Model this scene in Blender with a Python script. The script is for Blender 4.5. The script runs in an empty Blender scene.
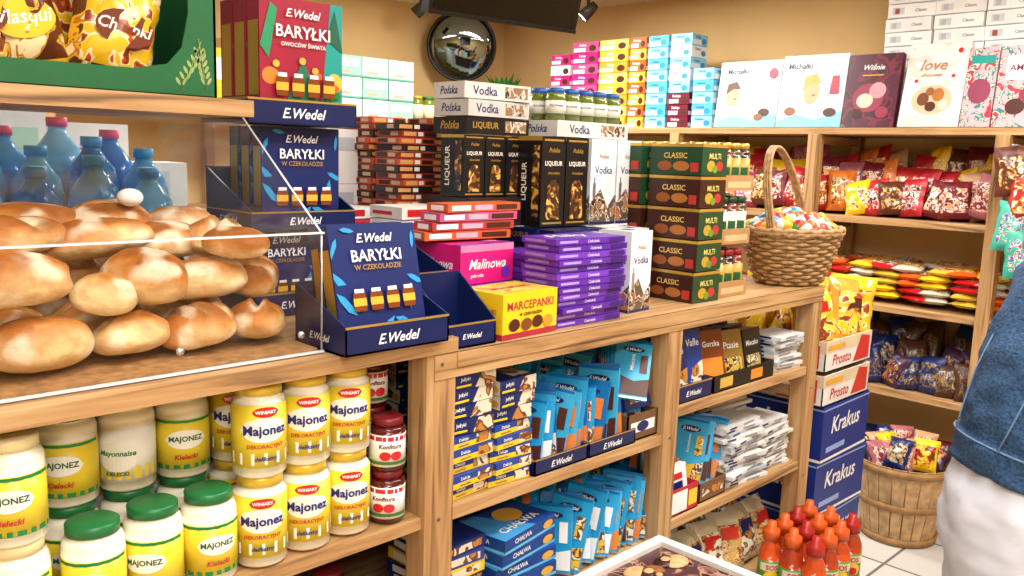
import bpy, math, random
from mathutils import Matrix, Vector, noise
random.seed(7)
S=1.15          # authoring unit -> metres
sc=bpy.context.scene
try:
    sc.view_settings.view_transform='Standard'
    sc.view_settings.look='None'
except Exception: pass

# ------------------------------------------------------------------ materials
def lin(h):
    if isinstance(h,(tuple,list)): return tuple(h)
    h=h.lstrip('#'); o=[]
    for i in (0,2,4):
        c=int(h[i:i+2],16)/255
        o.append(c/12.92 if c<=.04045 else ((c+.055)/1.055)**2.4)
    return tuple(o)
MC={}
def base(name):
    m=bpy.data.materials.new(name); m.use_nodes=True
    nt=m.node_tree; p=nt.nodes['Principled BSDF']; return m,nt,p
def mat(hexc,rough=.42,metal=0,var=.07,scale=14,emis=0,coat=0,bump=0,trans=0,alpha=1,ior=1.45):
    key=(hexc,rough,metal,var,scale,emis,coat,bump,trans,alpha)
    if key in MC: return MC[key]
    c=lin(hexc); m,nt,p=base('mat_'+str(hexc).strip('#'))
    n=nt.nodes.new('ShaderNodeTexNoise'); n.inputs['Scale'].default_value=scale; n.inputs['Detail'].default_value=3
    tc=nt.nodes.new('ShaderNodeTexCoord'); nt.links.new(tc.outputs['Object'],n.inputs['Vector'])
    r=nt.nodes.new('ShaderNodeValToRGB')
    r.color_ramp.elements[0].position=.3; r.color_ramp.elements[1].position=.7
    r.color_ramp.elements[0].color=tuple(max(0,x*(1-var)) for x in c)+(1,)
    r.color_ramp.elements[1].color=tuple(min(1,x*(1+var)) for x in c)+(1,)
    nt.links.new(n.outputs['Fac'],r.inputs['Fac']); nt.links.new(r.outputs['Color'],p.inputs['Base Color'])
    p.inputs['Roughness'].default_value=rough; p.inputs['Metallic'].default_value=metal
    p.inputs['Coat Weight'].default_value=coat
    p.inputs['Transmission Weight'].default_value=trans; p.inputs['IOR'].default_value=ior
    if emis:
        nt.links.new(r.outputs['Color'],p.inputs['Emission Color']); p.inputs['Emission Strength'].default_value=emis
    if bump:
        b=nt.nodes.new('ShaderNodeBump'); b.inputs['Strength'].default_value=bump; b.inputs['Distance'].default_value=.01
        nt.links.new(n.outputs['Fac'],b.inputs['Height']); nt.links.new(b.outputs['Normal'],p.inputs['Normal'])
    MC[key]=m; return m
def printed(cols,scale=18,rough=.33,dist=1.2,coat=.2):
    key=('p',tuple(cols),scale,rough)
    if key in MC: return MC[key]
    m,nt,p=base('print_'+cols[0].strip('#'))
    tc=nt.nodes.new('ShaderNodeTexCoord'); n=nt.nodes.new('ShaderNodeTexNoise')
    n.inputs['Scale'].default_value=scale; n.inputs['Detail'].default_value=1.5; n.inputs['Distortion'].default_value=dist
    nt.links.new(tc.outputs['Object'],n.inputs['Vector'])
    r=nt.nodes.new('ShaderNodeValToRGB'); cr=r.color_ramp; cr.interpolation='CONSTANT'
    N=len(cols); cr.elements[0].color=lin(cols[0])+(1,); cr.elements[0].position=0
    cr.elements.remove(cr.elements[1])
    for i in range(1,N):
        e=cr.elements.new(.5+ (i-1)*.16/max(1,N-1)); e.color=lin(cols[i])+(1,)
    nt.links.new(n.outputs['Fac'],r.inputs['Fac']); nt.links.new(r.outputs['Color'],p.inputs['Base Color'])
    p.inputs['Roughness'].default_value=rough; p.inputs['Coat Weight'].default_value=coat
    MC[key]=m; return m
def woodmat(axis,c1='#6A4C30',c2='#A87E50',c3='#C4A070'):
    key=('w',axis,c1)
    if key in MC: return MC[key]
    m,nt,p=base('pine_wood_'+axis)
    tc=nt.nodes.new('ShaderNodeTexCoord'); mp=nt.nodes.new('ShaderNodeMapping')
    sc_={'x':(1.2,22,22),'y':(22,1.2,22),'z':(22,22,1.2)}[axis]
    mp.inputs['Scale'].default_value=sc_
    n=nt.nodes.new('ShaderNodeTexNoise'); n.inputs['Scale'].default_value=2.2; n.inputs['Detail'].default_value=6; n.inputs['Distortion'].default_value=.8
    r=nt.nodes.new('ShaderNodeValToRGB'); cr=r.color_ramp
    cr.elements[0].position=.3; cr.elements[0].color=lin(c1)+(1,); cr.elements[1].position=.72; cr.elements[1].color=lin(c3)+(1,)
    e=cr.elements.new(.45); e.color=lin(c2)+(1,)
    nt.links.new(tc.outputs['Object'],mp.inputs['Vector']); nt.links.new(mp.outputs['Vector'],n.inputs['Vector'])
    nt.links.new(n.outputs['Fac'],r.inputs['Fac']); nt.links.new(r.outputs['Color'],p.inputs['Base Color'])
    b=nt.nodes.new('ShaderNodeBump'); b.inputs['Strength'].default_value=.25; b.inputs['Distance'].default_value=.004
    nt.links.new(n.outputs['Fac'],b.inputs['Height']); nt.links.new(b.outputs['Normal'],p.inputs['Normal'])
    p.inputs['Roughness'].default_value=.5
    MC[key]=m; return m
def acrylic(tint=(.97,.985,.985,1),name='clear_acrylic',k0=.02,k1=.25):
    m=bpy.data.materials.new(name); m.use_nodes=True; nt=m.node_tree; nt.nodes.clear()
    o=nt.nodes.new('ShaderNodeOutputMaterial'); t=nt.nodes.new('ShaderNodeBsdfTransparent'); g=nt.nodes.new('ShaderNodeBsdfGlossy')
    t.inputs['Color'].default_value=tint; g.inputs['Roughness'].default_value=.08
    lw=nt.nodes.new('ShaderNodeLayerWeight'); lw.inputs['Blend'].default_value=.25
    mr=nt.nodes.new('ShaderNodeMapRange'); mr.inputs['To Min'].default_value=k0; mr.inputs['To Max'].default_value=k1
    mx=nt.nodes.new('ShaderNodeMixShader')
    nt.links.new(lw.outputs['Facing'],mr.inputs['Value']); nt.links.new(mr.outputs[0],mx.inputs[0]); nt.links.new(t.outputs[0],mx.inputs[1]); nt.links.new(g.outputs[0],mx.inputs[2])
    nt.links.new(mx.outputs[0],o.inputs[0]); return m
def breadmat():
    m,nt,p=base('bread_crust')
    a=nt.nodes.new('ShaderNodeAttribute'); a.attribute_name='Col'
    tc=nt.nodes.new('ShaderNodeTexCoord'); n=nt.nodes.new('ShaderNodeTexNoise'); n.inputs['Scale'].default_value=45; n.inputs['Detail'].default_value=6
    nt.links.new(tc.outputs['Object'],n.inputs['Vector'])
    mx=nt.nodes.new('ShaderNodeMix'); mx.data_type='RGBA'; mx.blend_type='OVERLAY'; mx.inputs[0].default_value=.6
    nt.links.new(a.outputs['Color'],mx.inputs[6]); nt.links.new(n.outputs['Fac'],mx.inputs[7])
    nt.links.new(mx.outputs[2],p.inputs['Base Color']); p.inputs['Roughness'].default_value=.55; p.inputs['Specular IOR Level'].default_value=.25
    b=nt.nodes.new('ShaderNodeBump'); b.inputs['Strength'].default_value=.7; b.inputs['Distance'].default_value=.007
    nt.links.new(n.outputs['Fac'],b.inputs['Height']); nt.links.new(b.outputs['Normal'],p.inputs['Normal'])
    return m
def tilemat():
    m,nt,p=base('floor_tiles'); tc=nt.nodes.new('ShaderNodeTexCoord'); b=nt.nodes.new('ShaderNodeTexBrick')
    b.offset=0; b.inputs['Scale'].default_value=1; b.inputs['Brick Width'].default_value=.33; b.inputs['Row Height'].default_value=.33
    b.inputs['Mortar Size'].default_value=.006
    b.inputs['Color1'].default_value=lin('#CECBC4')+(1,); b.inputs['Color2'].default_value=lin('#C4C1BA')+(1,); b.inputs['Mortar'].default_value=lin('#6D6860')+(1,)
    nt.links.new(tc.outputs['Object'],b.inputs['Vector']); nt.links.new(b.outputs['Color'],p.inputs['Base Color']); p.inputs['Roughness'].default_value=.25
    return m
WX,WY,WZ=woodmat('x'),woodmat('y'),woodmat('z')
ACR=acrylic(); BREAD=breadmat()
white=mat('#E8E8E6'); cream=mat('#EFE8D0',.2,coat=.4); navy=mat('#14235C',.35); navyd=mat('#0F1B4C',.35)
aqua=mat('#1E93C8',.3); aquad=mat('#0F67A6',.3); black=mat('#121214',.3); yellow=mat('#EBC01E',.35); red=mat('#C01C1E',.35)
green=mat('#0F7A3A',.35); dgreen=mat('#14542F',.4); kraft=mat('#A87C4E',.7); gold=mat('#C9A24A',.3,metal=.6)
pink=mat('#D01C74',.35); purple=mat('#6A2BA8',.35); maroon=mat('#6B1230',.35); teal=mat('#1A8F88',.35); orange=mat('#DE5C1B',.35)
silver=mat('#BFC4C8',.25,metal=.8); brown=mat('#4A2213',.4); mint=mat('#B4DAC8',.5); lightblue=mat('#84C6E4',.4); grey=mat('#8A8C90',.5)

# ------------------------------------------------------------------ mesh builder
class MB:
    def __init__(s): s.v=[]; s.f=[]; s.mi=[]; s.sm=[]; s.mats=[]; s.col=[]
    def add(s,vs,fs,m,M=None,smooth=False,cols=None,fm=None):
        o=len(s.v)
        if M is not None: vs=[M@Vector(v) for v in vs]
        s.v+= [tuple(v) for v in vs]
        s.col+= cols if cols else [(1,1,1,1)]*len(vs)
        ms=fm if fm else None
        for i,f in enumerate(fs):
            mm=ms[i] if ms else m
            if mm not in s.mats: s.mats.append(mm)
            s.f.append(tuple(o+k for k in f)); s.mi.append(s.mats.index(mm)); s.sm.append(smooth)
    def done(s,name,bevel=0,parent=None):
        xs=[v[0] for v in s.v]; ys=[v[1] for v in s.v]; zs=[v[2] for v in s.v]
        c=Vector(((min(xs)+max(xs))/2,(min(ys)+max(ys))/2,min(zs)))
        me=bpy.data.meshes.new(name)
        me.from_pydata([((v[0]-c.x)*S,(v[1]-c.y)*S,(v[2]-c.z)*S) for v in s.v],[],s.f)
        for m in s.mats: me.materials.append(m)
        me.polygons.foreach_set('material_index',s.mi); me.polygons.foreach_set('use_smooth',s.sm)
        ca=me.color_attributes.new('Col','FLOAT_COLOR','POINT')
        ca.data.foreach_set('color',[x for c4 in s.col for x in c4])
        me.update()
        ob=bpy.data.objects.new(name,me); sc.collection.objects.link(ob); ob.location=c*S
        if bevel:
            b=ob.modifiers.new('bevel','BEVEL'); b.width=bevel; b.segments=2; b.limit_method='ANGLE'
        return ob
T=lambda x,y,z:Matrix.Translation((x,y,z))
def R(ax,deg): return Matrix.Rotation(math.radians(deg),4,ax)
BF=[(0,3,2,1),(4,5,6,7),(0,1,5,4),(1,2,6,5),(2,3,7,6),(3,0,4,7)]
def box(mb,x0,y0,z0,x1,y1,z1,m,M=None):
    mb.add([(x0,y0,z0),(x1,y0,z0),(x1,y1,z0),(x0,y1,z0),(x0,y0,z1),(x1,y0,z1),(x1,y1,z1),(x0,y1,z1)],BF,m,M)
TC={}
def tmesh(s,shear=0,bold=.015):
    k=(s,shear,bold)
    if k in TC: return TC[k]
    cu=bpy.data.curves.new('t','FONT'); cu.body=s; cu.size=1; cu.align_x='CENTER'; cu.align_y='CENTER'; cu.resolution_u=2; cu.shear=shear; cu.offset=bold
    ob=bpy.data.objects.new('t',cu); sc.collection.objects.link(ob); bpy.context.view_layer.update()
    dg=bpy.context.evaluated_depsgraph_get(); me=bpy.data.meshes.new_from_object(ob.evaluated_get(dg))
    vs=[(v.co.x,v.co.y) for v in me.vertices]; fs=[tuple(p.vertices) for p in me.polygons]
    bpy.data.objects.remove(ob); bpy.data.curves.remove(cu); bpy.data.meshes.remove(me)
    if vs:
        x0=min(v[0] for v in vs);x1=max(v[0] for v in vs);y0=min(v[1] for v in vs);y1=max(v[1] for v in vs)
        vs=[(v[0]-(x0+x1)/2,v[1]-(y0+y1)/2) for v in vs]; r=(vs,fs,x1-x0,y1-y0)
    else: r=([],[],1,1)
    TC[k]=r; return r
def ell(cu,cv,ru,rv,n=18): return [(cu+ru*math.cos(2*math.pi*i/n),cv+rv*math.sin(2*math.pi*i/n)) for i in range(n)]
def decor(mb,M,O,U,V,N,items):
    O,U,V,N=map(Vector,(O,U,V,N)); lu=U.length; lv=V.length; off=0
    for it in items:
        off+=.0003; k=it[0]; P=lambda u,v:O+U*u+V*v+N*off
        if k=='r': _,a,b,c,d,m=it; mb.add([P(a,b),P(c,b),P(c,d),P(a,d)],[(0,1,2,3)],m,M)
        elif k=='e':
            _,cu,cv,ru,rv,m=it; p=ell(cu,cv,ru,rv); mb.add([P(*q) for q in p],[tuple(range(len(p)))],m,M)
        elif k=='p': _,pts,m=it; mb.add([P(*q) for q in pts],[tuple(range(len(pts)))],m,M)
        elif k in('t','v'):
            _,s,cu,cv,h,m=it[:6]; mw=it[6] if len(it)>6 else .9; sh=it[7] if len(it)>7 else 0
            vs,fs,w,hh=tmesh(s,sh)
            if k=='t':
                sz=min(h*lv/hh,mw*lu/w); mb.add([P(cu+x*sz/lu,cv+y*sz/lv) for x,y in vs],fs,m,M)
            else:
                sz=min(h*lu/hh,mw*lv/w); mb.add([P(cu-y*sz/lu,cv+x*sz/lv) for x,y in vs],fs,m,M)
def carton(mb,x,y,z,dx,dy,dz,m,front=(),left=(),top=(),rz=0,rx=0,ry=0):
    """x,y = min corner"""
    M=T(x+dx/2,y+dy/2,z)@R('Z',rz)@R('X',rx)@R('Y',ry)
    box(mb,-dx/2,-dy/2,0,dx/2,dy/2,dz,m,M)
    if front: decor(mb,M,(-dx/2,-dy/2,0),(dx,0,0),(0,0,dz),(0,-1,0),front)
    if left: decor(mb,M,(-dx/2,dy/2,0),(0,-dy,0),(0,0,dz),(-1,0,0),left)
    if top: decor(mb,M,(-dx/2,-dy/2,dz),(dx,0,0),(0,dy,0),(0,0,1),top)
def tray(mb,x,y,z,dx,dy,h,m,front=(),left=(),hb=None,t=.003):
    hb=hb or h
    box(mb,x,y,z,x+dx,y+dy,z+t,m); carton(mb,x,y,z,dx,t,h,m,front=front); box(mb,x,y+dy-t,z,x+dx,y+dy,z+hb,m)
    for xx in (x,x+dx-t):
        mb.add([(xx,y,z),(xx+t,y,z),(xx+t,y+dy,z),(xx,y+dy,z),(xx,y,z+h),(xx+t,y,z+h),(xx+t,y+dy,z+hb),(xx,y+dy,z+hb)],BF,m)
    if left: decor(mb,None,(x,y+dy,z),(0,-dy,0),(0,0,h),(-1,0,0),left)
def lathe(mb,prof,mats,M=None,n=24,smooth=True):
    vs=[];fs=[];fm=[]
    for r,z in prof:
        for i in range(n):
            a=2*math.pi*i/n; vs.append((r*math.cos(a),r*math.sin(a),z))
    for k in range(len(prof)-1):
        for i in range(n):
            j=(i+1)%n; fs.append((k*n+i,k*n+j,(k+1)*n+j,(k+1)*n+i)); fm.append(mats[k] if isinstance(mats,(list,tuple)) else mats)
    mb.add(vs,fs,None,M,smooth,fm=fm)
def wrap(mb,x,y,z0,r,th0,items,H):
    off=0
    for it in items:
        off+=.0003; rr=r+off
        P=lambda u,v:(x+rr*math.cos(th0+u/r),y+rr*math.sin(th0+u/r),z0+v)
        k=it[0]
        if k=='r':
            _,a,b,c,d,m=it; n=8; vs=[];fs=[]
            for i in range(n+1):
                u=a+(c-a)*i/n; vs+=[P(u,b),P(u,d)]
            for i in range(n): fs.append((2*i,2*i+2,2*i+3,2*i+1))
            mb.add(vs,fs,m)
        elif k=='e':
            _,cu,cv,ru,rv,m=it; n=10; vs=[];fs=[]
            for i in range(n+1):
                q=-1+2*i/n; w=math.sqrt(max(0,1-q*q))*rv; u=cu+ru*q; vs+=[P(u,cv-w),P(u,cv+w)]
            for i in range(n): fs.append((2*i,2*i+2,2*i+3,2*i+1))
            mb.add(vs,fs,m)
        else:
            _,s,cu,cv,w,m=it[:6]; sh=it[6] if len(it)>6 else 0
            vs,fs,tw,hh=tmesh(s,sh,.03); sz=w/tw; mb.add([P(cu+a*sz,cv+b*sz) for a,b in vs],fs,m)
def jar(mb,x,y,z,r,h,body,lab,lid,items=(),th=-1.95,lidh=.014,l0=.12,l1=.68,lidr=.86):
    s=h; zl=h-lidh
    prof=[(0,0),(r*.9,0),(r,.004),(r,l0*s),(r+.0006,l0*s),(r+.0006,l1*s),(r,l1*s),(r,.78*s),(r*.93,.84*s),(r*.8,zl-.003),(r*.8,zl),(r*lidr,zl),(r*lidr,h-.002),(r*lidr-.003,h),(0,h)]
    mats=[body,body,body,lab,lab,lab,body,body,body,body,lid,lid,lid,lid]
    lathe(mb,prof,mats,T(x,y,z),n=28)
    wrap(mb,x,y,z,r+.0006,th,items,h)
def tube(mb,pts,r,m,closed=False,n=6):
    pts=[Vector(p) for p in pts]; N=len(pts); vs=[];fs=[]; up=Vector((0,0,1))
    for i,p in enumerate(pts):
        a=pts[(i-1)%N] if (closed or i>0) else p; b=pts[(i+1)%N] if (closed or i<N-1) else p
        t=(b-a).normalized(); q=t.cross(up)
        if q.length<.05: q=t.cross(Vector((0,1,0)))
        q.normalize(); w=q.cross(t)
        rr=r[i] if isinstance(r,(list,tuple)) else r
        for k in range(n):
            an=2*math.pi*k/n; vs.append(p+q*(rr*math.cos(an))+w*(rr*math.sin(an)))
    for i in range(N if closed else N-1):
        j=(i+1)%N
        for k in range(n): l=(k+1)%n; fs.append((i*n+k,i*n+l,j*n+l,j*n+k))
    if not closed: fs.append(tuple(range(n))[::-1]); fs.append(tuple((N-1)*n+k for k in range(n)))
    mb.add(vs,fs,m,None,True)
def ball(mb,c,rx,ry,rz,m,M=None,n=14,k=8,fmf=None):
    vs=[];fs=[];fm=[]
    for j in range(k+1):
        ph=-math.pi/2+math.pi*j/k
        for i in range(n):
            a=2*math.pi*i/n; vs.append((c[0]+rx*math.cos(ph)*math.cos(a),c[1]+ry*math.cos(ph)*math.sin(a),c[2]+rz*math.sin(ph)))
    for j in range(k):
        for i in range(n): fs.append((j*n+i,j*n+(i+1)%n,(j+1)*n+(i+1)%n,(j+1)*n+i)); fm.append(fmf(j) if fmf else m)
    mb.add(vs,fs,m,M,True,fm=fm)
def bag(mb,M,w,h,t,m1,m2,seed=0,label=None):
    nu,nv=12,14
    for side in (-1,1):
        vs=[];fs=[];fm=[]
        for j in range(nv+1):
            v=-1+2*j/nv
            for i in range(nu+1):
                u=-1+2*i/nu
                th=t/2*math.sqrt(max(0,1-abs(u)**2.4))*max(0,1-abs(v)**3.5)**.7
                nz=noise.noise(Vector((u*2.2+seed*3.1,v*2.4,seed*1.7+side)))+.5*noise.noise(Vector((u*5+seed,v*5,seed)))
                th*=1+.45*nz
                x=w/2*u*(1-.07*(1-v*v)+.02*math.sin(v*9+seed))
                vs.append((x+ .004*nz,side*(th+.0006),h/2*(v+1)))
        for j in range(nv):
            for i in range(nu):
                a=j*(nu+1)+i; q=(a,a+1,a+nu+2,a+nu+1)
                fs.append(q if side<0 else q[::-1])
                fm.append(m2 if (2<=j<nv-3 and 1<=i<nu-1) else m1)
        mb.add(vs,fs,None,M,True,fm=fm)
    if label:
        decor(mb,M,(-w/2,-t/2-.003,0),(w,0,0),(0,0,h),(0,-1,0),label)

# ------------------------------------------------------------------ room
XW,YW,ZC=3.62,3.75,2.05
wallm=mat('#E0BC82',.8,var=.04,scale=3)
def slab(name,a,m):
    mb=MB(); box(mb,*a,m); return mb.done(name)
slab('floor',(-1.6,-1.8,-.06,XW+.06,YW+.06,0),tilemat())
slab('ceiling',(-1.6,-1.8,ZC,XW+.06,YW+.06,ZC+.06),mat('#E2D6BA',.85,var=.03,scale=3))
slab('wall_back',(XW,-1.8,0,XW+.06,YW+.06,ZC),wallm)
slab('wall_left',(-1.6,YW,0,XW,YW+.06,ZC),wallm)
slab('wall_right',(-1.6,-1.86,0,XW,-1.8,ZC),wallm)
slab('wall_rear',(-1.66,-1.8,0,-1.6,YW,ZC),wallm)
slab('baseboard_back',(XW-.012,-1.8,0,XW,YW,.08),WY)
slab('baseboard_left',(-1.6,YW-.012,0,XW-.012,YW,.08),WX)

# ------------------------------------------------------------------ main shelving
mb=MB()
D1=1.72
box(mb,-.6,1.0,.972,.885,1.62,.995,WX)
box(mb,.885,1.0,.945,2.15,D1,.970,WX)
def post(x0,x1,y0,y1,z1): box(mb,x0,y0,0,x1,y1,z1,WZ)
for x0,x1,zt in ((-.6,-.55,.972),(.825,.884,.972),(1.465,1.515,.945),(2.10,2.15,.945)):
    post(x0,x1,1.004,1.05,zt); post(x0,x1,1.55,1.6,zt)
for z in (.69,.43,.12): box(mb,-.55,1.012,z-.002,.825,1.6,z+.018,WX)
for z in (.692,.455,.2): box(mb,.884,1.008,z-.004,1.465,1.6,z+.018,WX)
for z in (.742,.486,.22): box(mb,1.515,1.008,z-.004,2.10,1.6,z+.018,WX)
box(mb,-.6,1.6,.05,2.15,1.612,.945,mat('#3E2816',.7))
box(mb,.84,1.002,.93,2.15,1.008,.97,WX)
for x0,x1 in ((.84,.87),(1.475,1.505),(2.11,2.14)):
    for z in (.67,.43): box(mb,x0,1.05,z,x1,1.55,z+.03,WY)
sm_=mat('#6A6560',.4,metal=.6)
for x in (.854,1.49,2.125):
    for z in (.955,.70,.46,.22): lathe(mb,[(0,0),(.0035,0),(.003,.0012),(0,.0016)],sm_,T(x,1.0035 if z<.95 else 1.0018,z)@R('X',90),n=10)
mb.done('wooden_shelving_unit',bevel=.002)

mb=MB()
for z in (1.395,1.068,.75,.44): box(mb,3.2,.25,z,3.6,3.3,z+.025,WY)
for y in (.25,.90,1.56,2.2,2.85,3.26): 
    box(mb,3.19,y,0,3.235,y+.045,1.395,WZ); box(mb,3.56,y,0,3.6,y+.045,1.395,WZ)
    for z in (1.36,1.03,.71): box(mb,3.235,y+.01,z,3.56,y+.035,z+.03,WX)
mb.done('wooden_display_rack',bevel=.002)
mb=MB()
for z in (1.395,1.0,.6): box(mb,.2,3.35,z,3.15,3.72,z+.025,WX)
for x in (.2,1.0,1.75,2.5,3.1): box(mb,x,3.35,0,x+.045,3.39,1.395,WZ); box(mb,x,3.68,0,x+.045,3.72,1.395,WZ)
mb.done('wooden_display_rack',bevel=.002)

# ------------------------------------------------------------------ bread display case
mb=MB(); t=.004; xa,xb=-.58,.655
edge=mat('#D5DCDE',.15,var=.02)
z0,z1,z2=.997,1.166,1.325
mb.add([(xa,1.03,z0),(xb,1.03,z0),(xb,1.03,z1),(xa,1.03,z1)],[(0,1,2,3)],ACR)
mb.add([(xa,1.03,z1),(xb,1.03,z1),(xb,1.25,z2),(xa,1.25,z2)],[(0,1,2,3)],ACR)
for xx in (xb,xa):
    pr=[(1.03,z0),(1.03,z1),(1.25,z2),(1.55,z2),(1.55,z0)]
    mb.add([(xx,a,b) for a,b in pr],[tuple(range(5))],ACR)
    tube(mb,[(xx,a,b) for a,b in pr[:3]],.0018,edge,n=4)
box(mb,xa,1.027,z1-.0015,xb+.003,1.034,z1+.001,edge)
box(mb,xa,1.028,z0,xb+.003,1.033,z0+.003,edge)
box(mb,xa,1.245,1.325,.672,1.56,1.35,WX)
box(mb,xa,1.035,z0,xb-t,1.55,z0+.006,mat('#A07448',.6,scale=60,var=.35))
for x in (-.2,.15,.45,.62): lathe(mb,[(0,0),(.005,0),(.005,.003),(0,.004)],silver,T(x,1.028,z0+.03)@R('X',90),n=10)
mb.done('acrylic_bread_case')

def roll(mb,x,y,z,L,W,H,rz,tone=0,rx=0,ry=0,style=0):
    M=T(x,y,z)@R('Z',rz)@R('X',rx)@R('Y',ry); n,k=48,28; vs=[];fs=[];cols=[]
    sd=random.random()*50
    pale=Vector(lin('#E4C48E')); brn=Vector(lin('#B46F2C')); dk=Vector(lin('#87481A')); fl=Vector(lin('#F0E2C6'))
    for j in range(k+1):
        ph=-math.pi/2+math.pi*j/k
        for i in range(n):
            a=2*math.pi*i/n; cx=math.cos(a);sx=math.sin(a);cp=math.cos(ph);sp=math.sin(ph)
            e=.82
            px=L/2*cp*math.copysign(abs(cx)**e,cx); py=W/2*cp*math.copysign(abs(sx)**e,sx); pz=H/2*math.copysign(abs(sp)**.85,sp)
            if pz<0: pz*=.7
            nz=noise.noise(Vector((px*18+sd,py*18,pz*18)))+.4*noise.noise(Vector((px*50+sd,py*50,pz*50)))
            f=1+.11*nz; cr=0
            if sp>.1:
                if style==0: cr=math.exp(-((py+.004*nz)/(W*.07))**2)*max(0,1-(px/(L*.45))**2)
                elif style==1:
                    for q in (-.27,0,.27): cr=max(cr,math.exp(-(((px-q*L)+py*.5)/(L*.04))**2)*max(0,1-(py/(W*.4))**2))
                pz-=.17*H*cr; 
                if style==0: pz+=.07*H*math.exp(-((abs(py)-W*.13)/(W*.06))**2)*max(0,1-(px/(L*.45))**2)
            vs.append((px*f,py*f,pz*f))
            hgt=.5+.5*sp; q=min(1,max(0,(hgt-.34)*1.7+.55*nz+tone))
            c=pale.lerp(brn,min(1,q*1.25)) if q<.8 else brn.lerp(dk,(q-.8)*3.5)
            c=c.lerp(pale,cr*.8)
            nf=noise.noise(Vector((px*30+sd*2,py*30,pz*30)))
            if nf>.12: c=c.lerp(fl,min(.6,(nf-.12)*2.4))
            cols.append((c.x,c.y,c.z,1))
    for j in range(k):
        for i in range(n): fs.append((j*n+i,j*n+(i+1)%n,(j+1)*n+(i+1)%n,(j+1)*n+i))
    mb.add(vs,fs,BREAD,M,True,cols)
mb=MB()
RL=[(.19,1.11,1.04,.15,.10,.08,10,.0,0),(.315,1.105,1.036,.12,.09,.08,0,.1,2),(.425,1.12,1.032,.10,.085,.062,20,.0,0),(.515,1.115,1.034,.10,.085,.07,-15,.2,1),(.606,1.12,1.032,.095,.08,.065,55,.25,0),
(.235,1.11,1.118,.24,.095,.085,-3,.2,0),(.395,1.12,1.088,.08,.08,.06,65,-.3,2),(.455,1.14,1.10,.115,.085,.085,-36,.35,0),(.54,1.15,1.092,.115,.075,.07,-24,-.1,2),(.612,1.16,1.09,.08,.085,.07,40,.3,1),
(.27,1.20,1.155,.22,.085,.065,6,.1,1),(.42,1.22,1.145,.15,.08,.06,-14,.1,0),(.525,1.24,1.14,.12,.08,.06,22,-.1,2),(.60,1.23,1.14,.11,.085,.065,48,-.15,0),
(.17,1.25,1.165,.16,.09,.06,0,.15,0),(.36,1.31,1.165,.16,.085,.06,20,.0,2),(.47,1.31,1.165,.12,.09,.06,-25,.1,0),(.585,1.33,1.155,.12,.09,.06,20,.1,1),(.24,1.33,1.17,.14,.09,.06,-15,.2,0),(.575,1.12,1.145,.09,.065,.05,-50,.2,2)]
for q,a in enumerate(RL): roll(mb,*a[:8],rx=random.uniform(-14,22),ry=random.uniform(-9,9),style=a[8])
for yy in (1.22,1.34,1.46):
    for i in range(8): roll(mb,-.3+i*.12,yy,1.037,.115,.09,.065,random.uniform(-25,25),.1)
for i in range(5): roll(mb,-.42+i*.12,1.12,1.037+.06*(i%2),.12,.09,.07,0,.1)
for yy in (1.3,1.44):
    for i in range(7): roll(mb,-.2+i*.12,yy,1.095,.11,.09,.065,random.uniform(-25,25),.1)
ball(mb,(.49,1.27,1.203),.018,.018,.013,mat('#F4EEE6'))
mb.done('bread_rolls')

mb=MB(); bl=mat('#8FD6F6',.1,trans=.2,ior=1.15,coat=.8); bl2=mat('#4FB0EA',.1,trans=.2,ior=1.15,coat=.8); bl3=mat('#2C86D0',.1,trans=.15,ior=1.15,coat=.8); capp=mat('#E0567E'); capb=mat('#4FA8E6'); blab=mat('#D6EAF6',.4)
box(mb,-.5,1.9,.0,.86,2.0,1.24,mat('#E4E2DC',.6))
box(mb,-.5,1.60,.0,.86,1.9,1.0,mat('#D8D3C8',.6))
for r_ in range(3):
    for i in range(13):
        x=-.5+i*.098+.03*(r_%2); y=1.66+r_*.095; b_=[bl,bl2,bl3][(i*2+r_)%3]; h=.235+.02*(i%2)+.035*r_
        lathe(mb,[(0,0),(.04,0),(.046,.012),(.046,.05),(.042,.06),(.046,.07),(.046,.08),(.0465,.08),(.0465,.12),(.046,.12),(.042,.13),(.046,.14),(.046,h-.09),(.040,h-.06),(.022,h-.035),(.016,h-.025),(.016,h-.018),(.019,h-.018),(.019,h),(0,h)],[b_]*7+[blab]+[b_]*8+[capp if r_==2 else capb]*3,T(x,y,1.0),n=18)
film=acrylic((.86,.95,1,1),'shrink_film',.10,.5)
for i in range(4):
    x0_=-.5+i*.3; vs_=[];fs_=[];N=30
    for a in range(N+1):
        for q in range(9):
            u=a/N; z_=1.005+.225*q/8
            vs_.append((x0_+.295*u,1.607+.006*noise.noise(Vector((u*9+i,q*.9,2)))+.012*abs(noise.noise(Vector((u*4,q*.4,i)))),z_))
    for a in range(N):
        for q in range(8): k_=a*9+q; fs_.append((k_,k_+9,k_+10,k_+1))
    mb.add(vs_,fs_,film,None,True)
mb.done('water_bottles')
mb=MB()
for i in range(7): carton(mb,-.4+i*.17,2.02,.0,.16,.15,1.32+.04*(i%2),white,front=[('r',.1,.9,.9,.96,[pink,lightblue,mint][i%3])],left=[])
mb.done('white_shipping_cartons')

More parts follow.
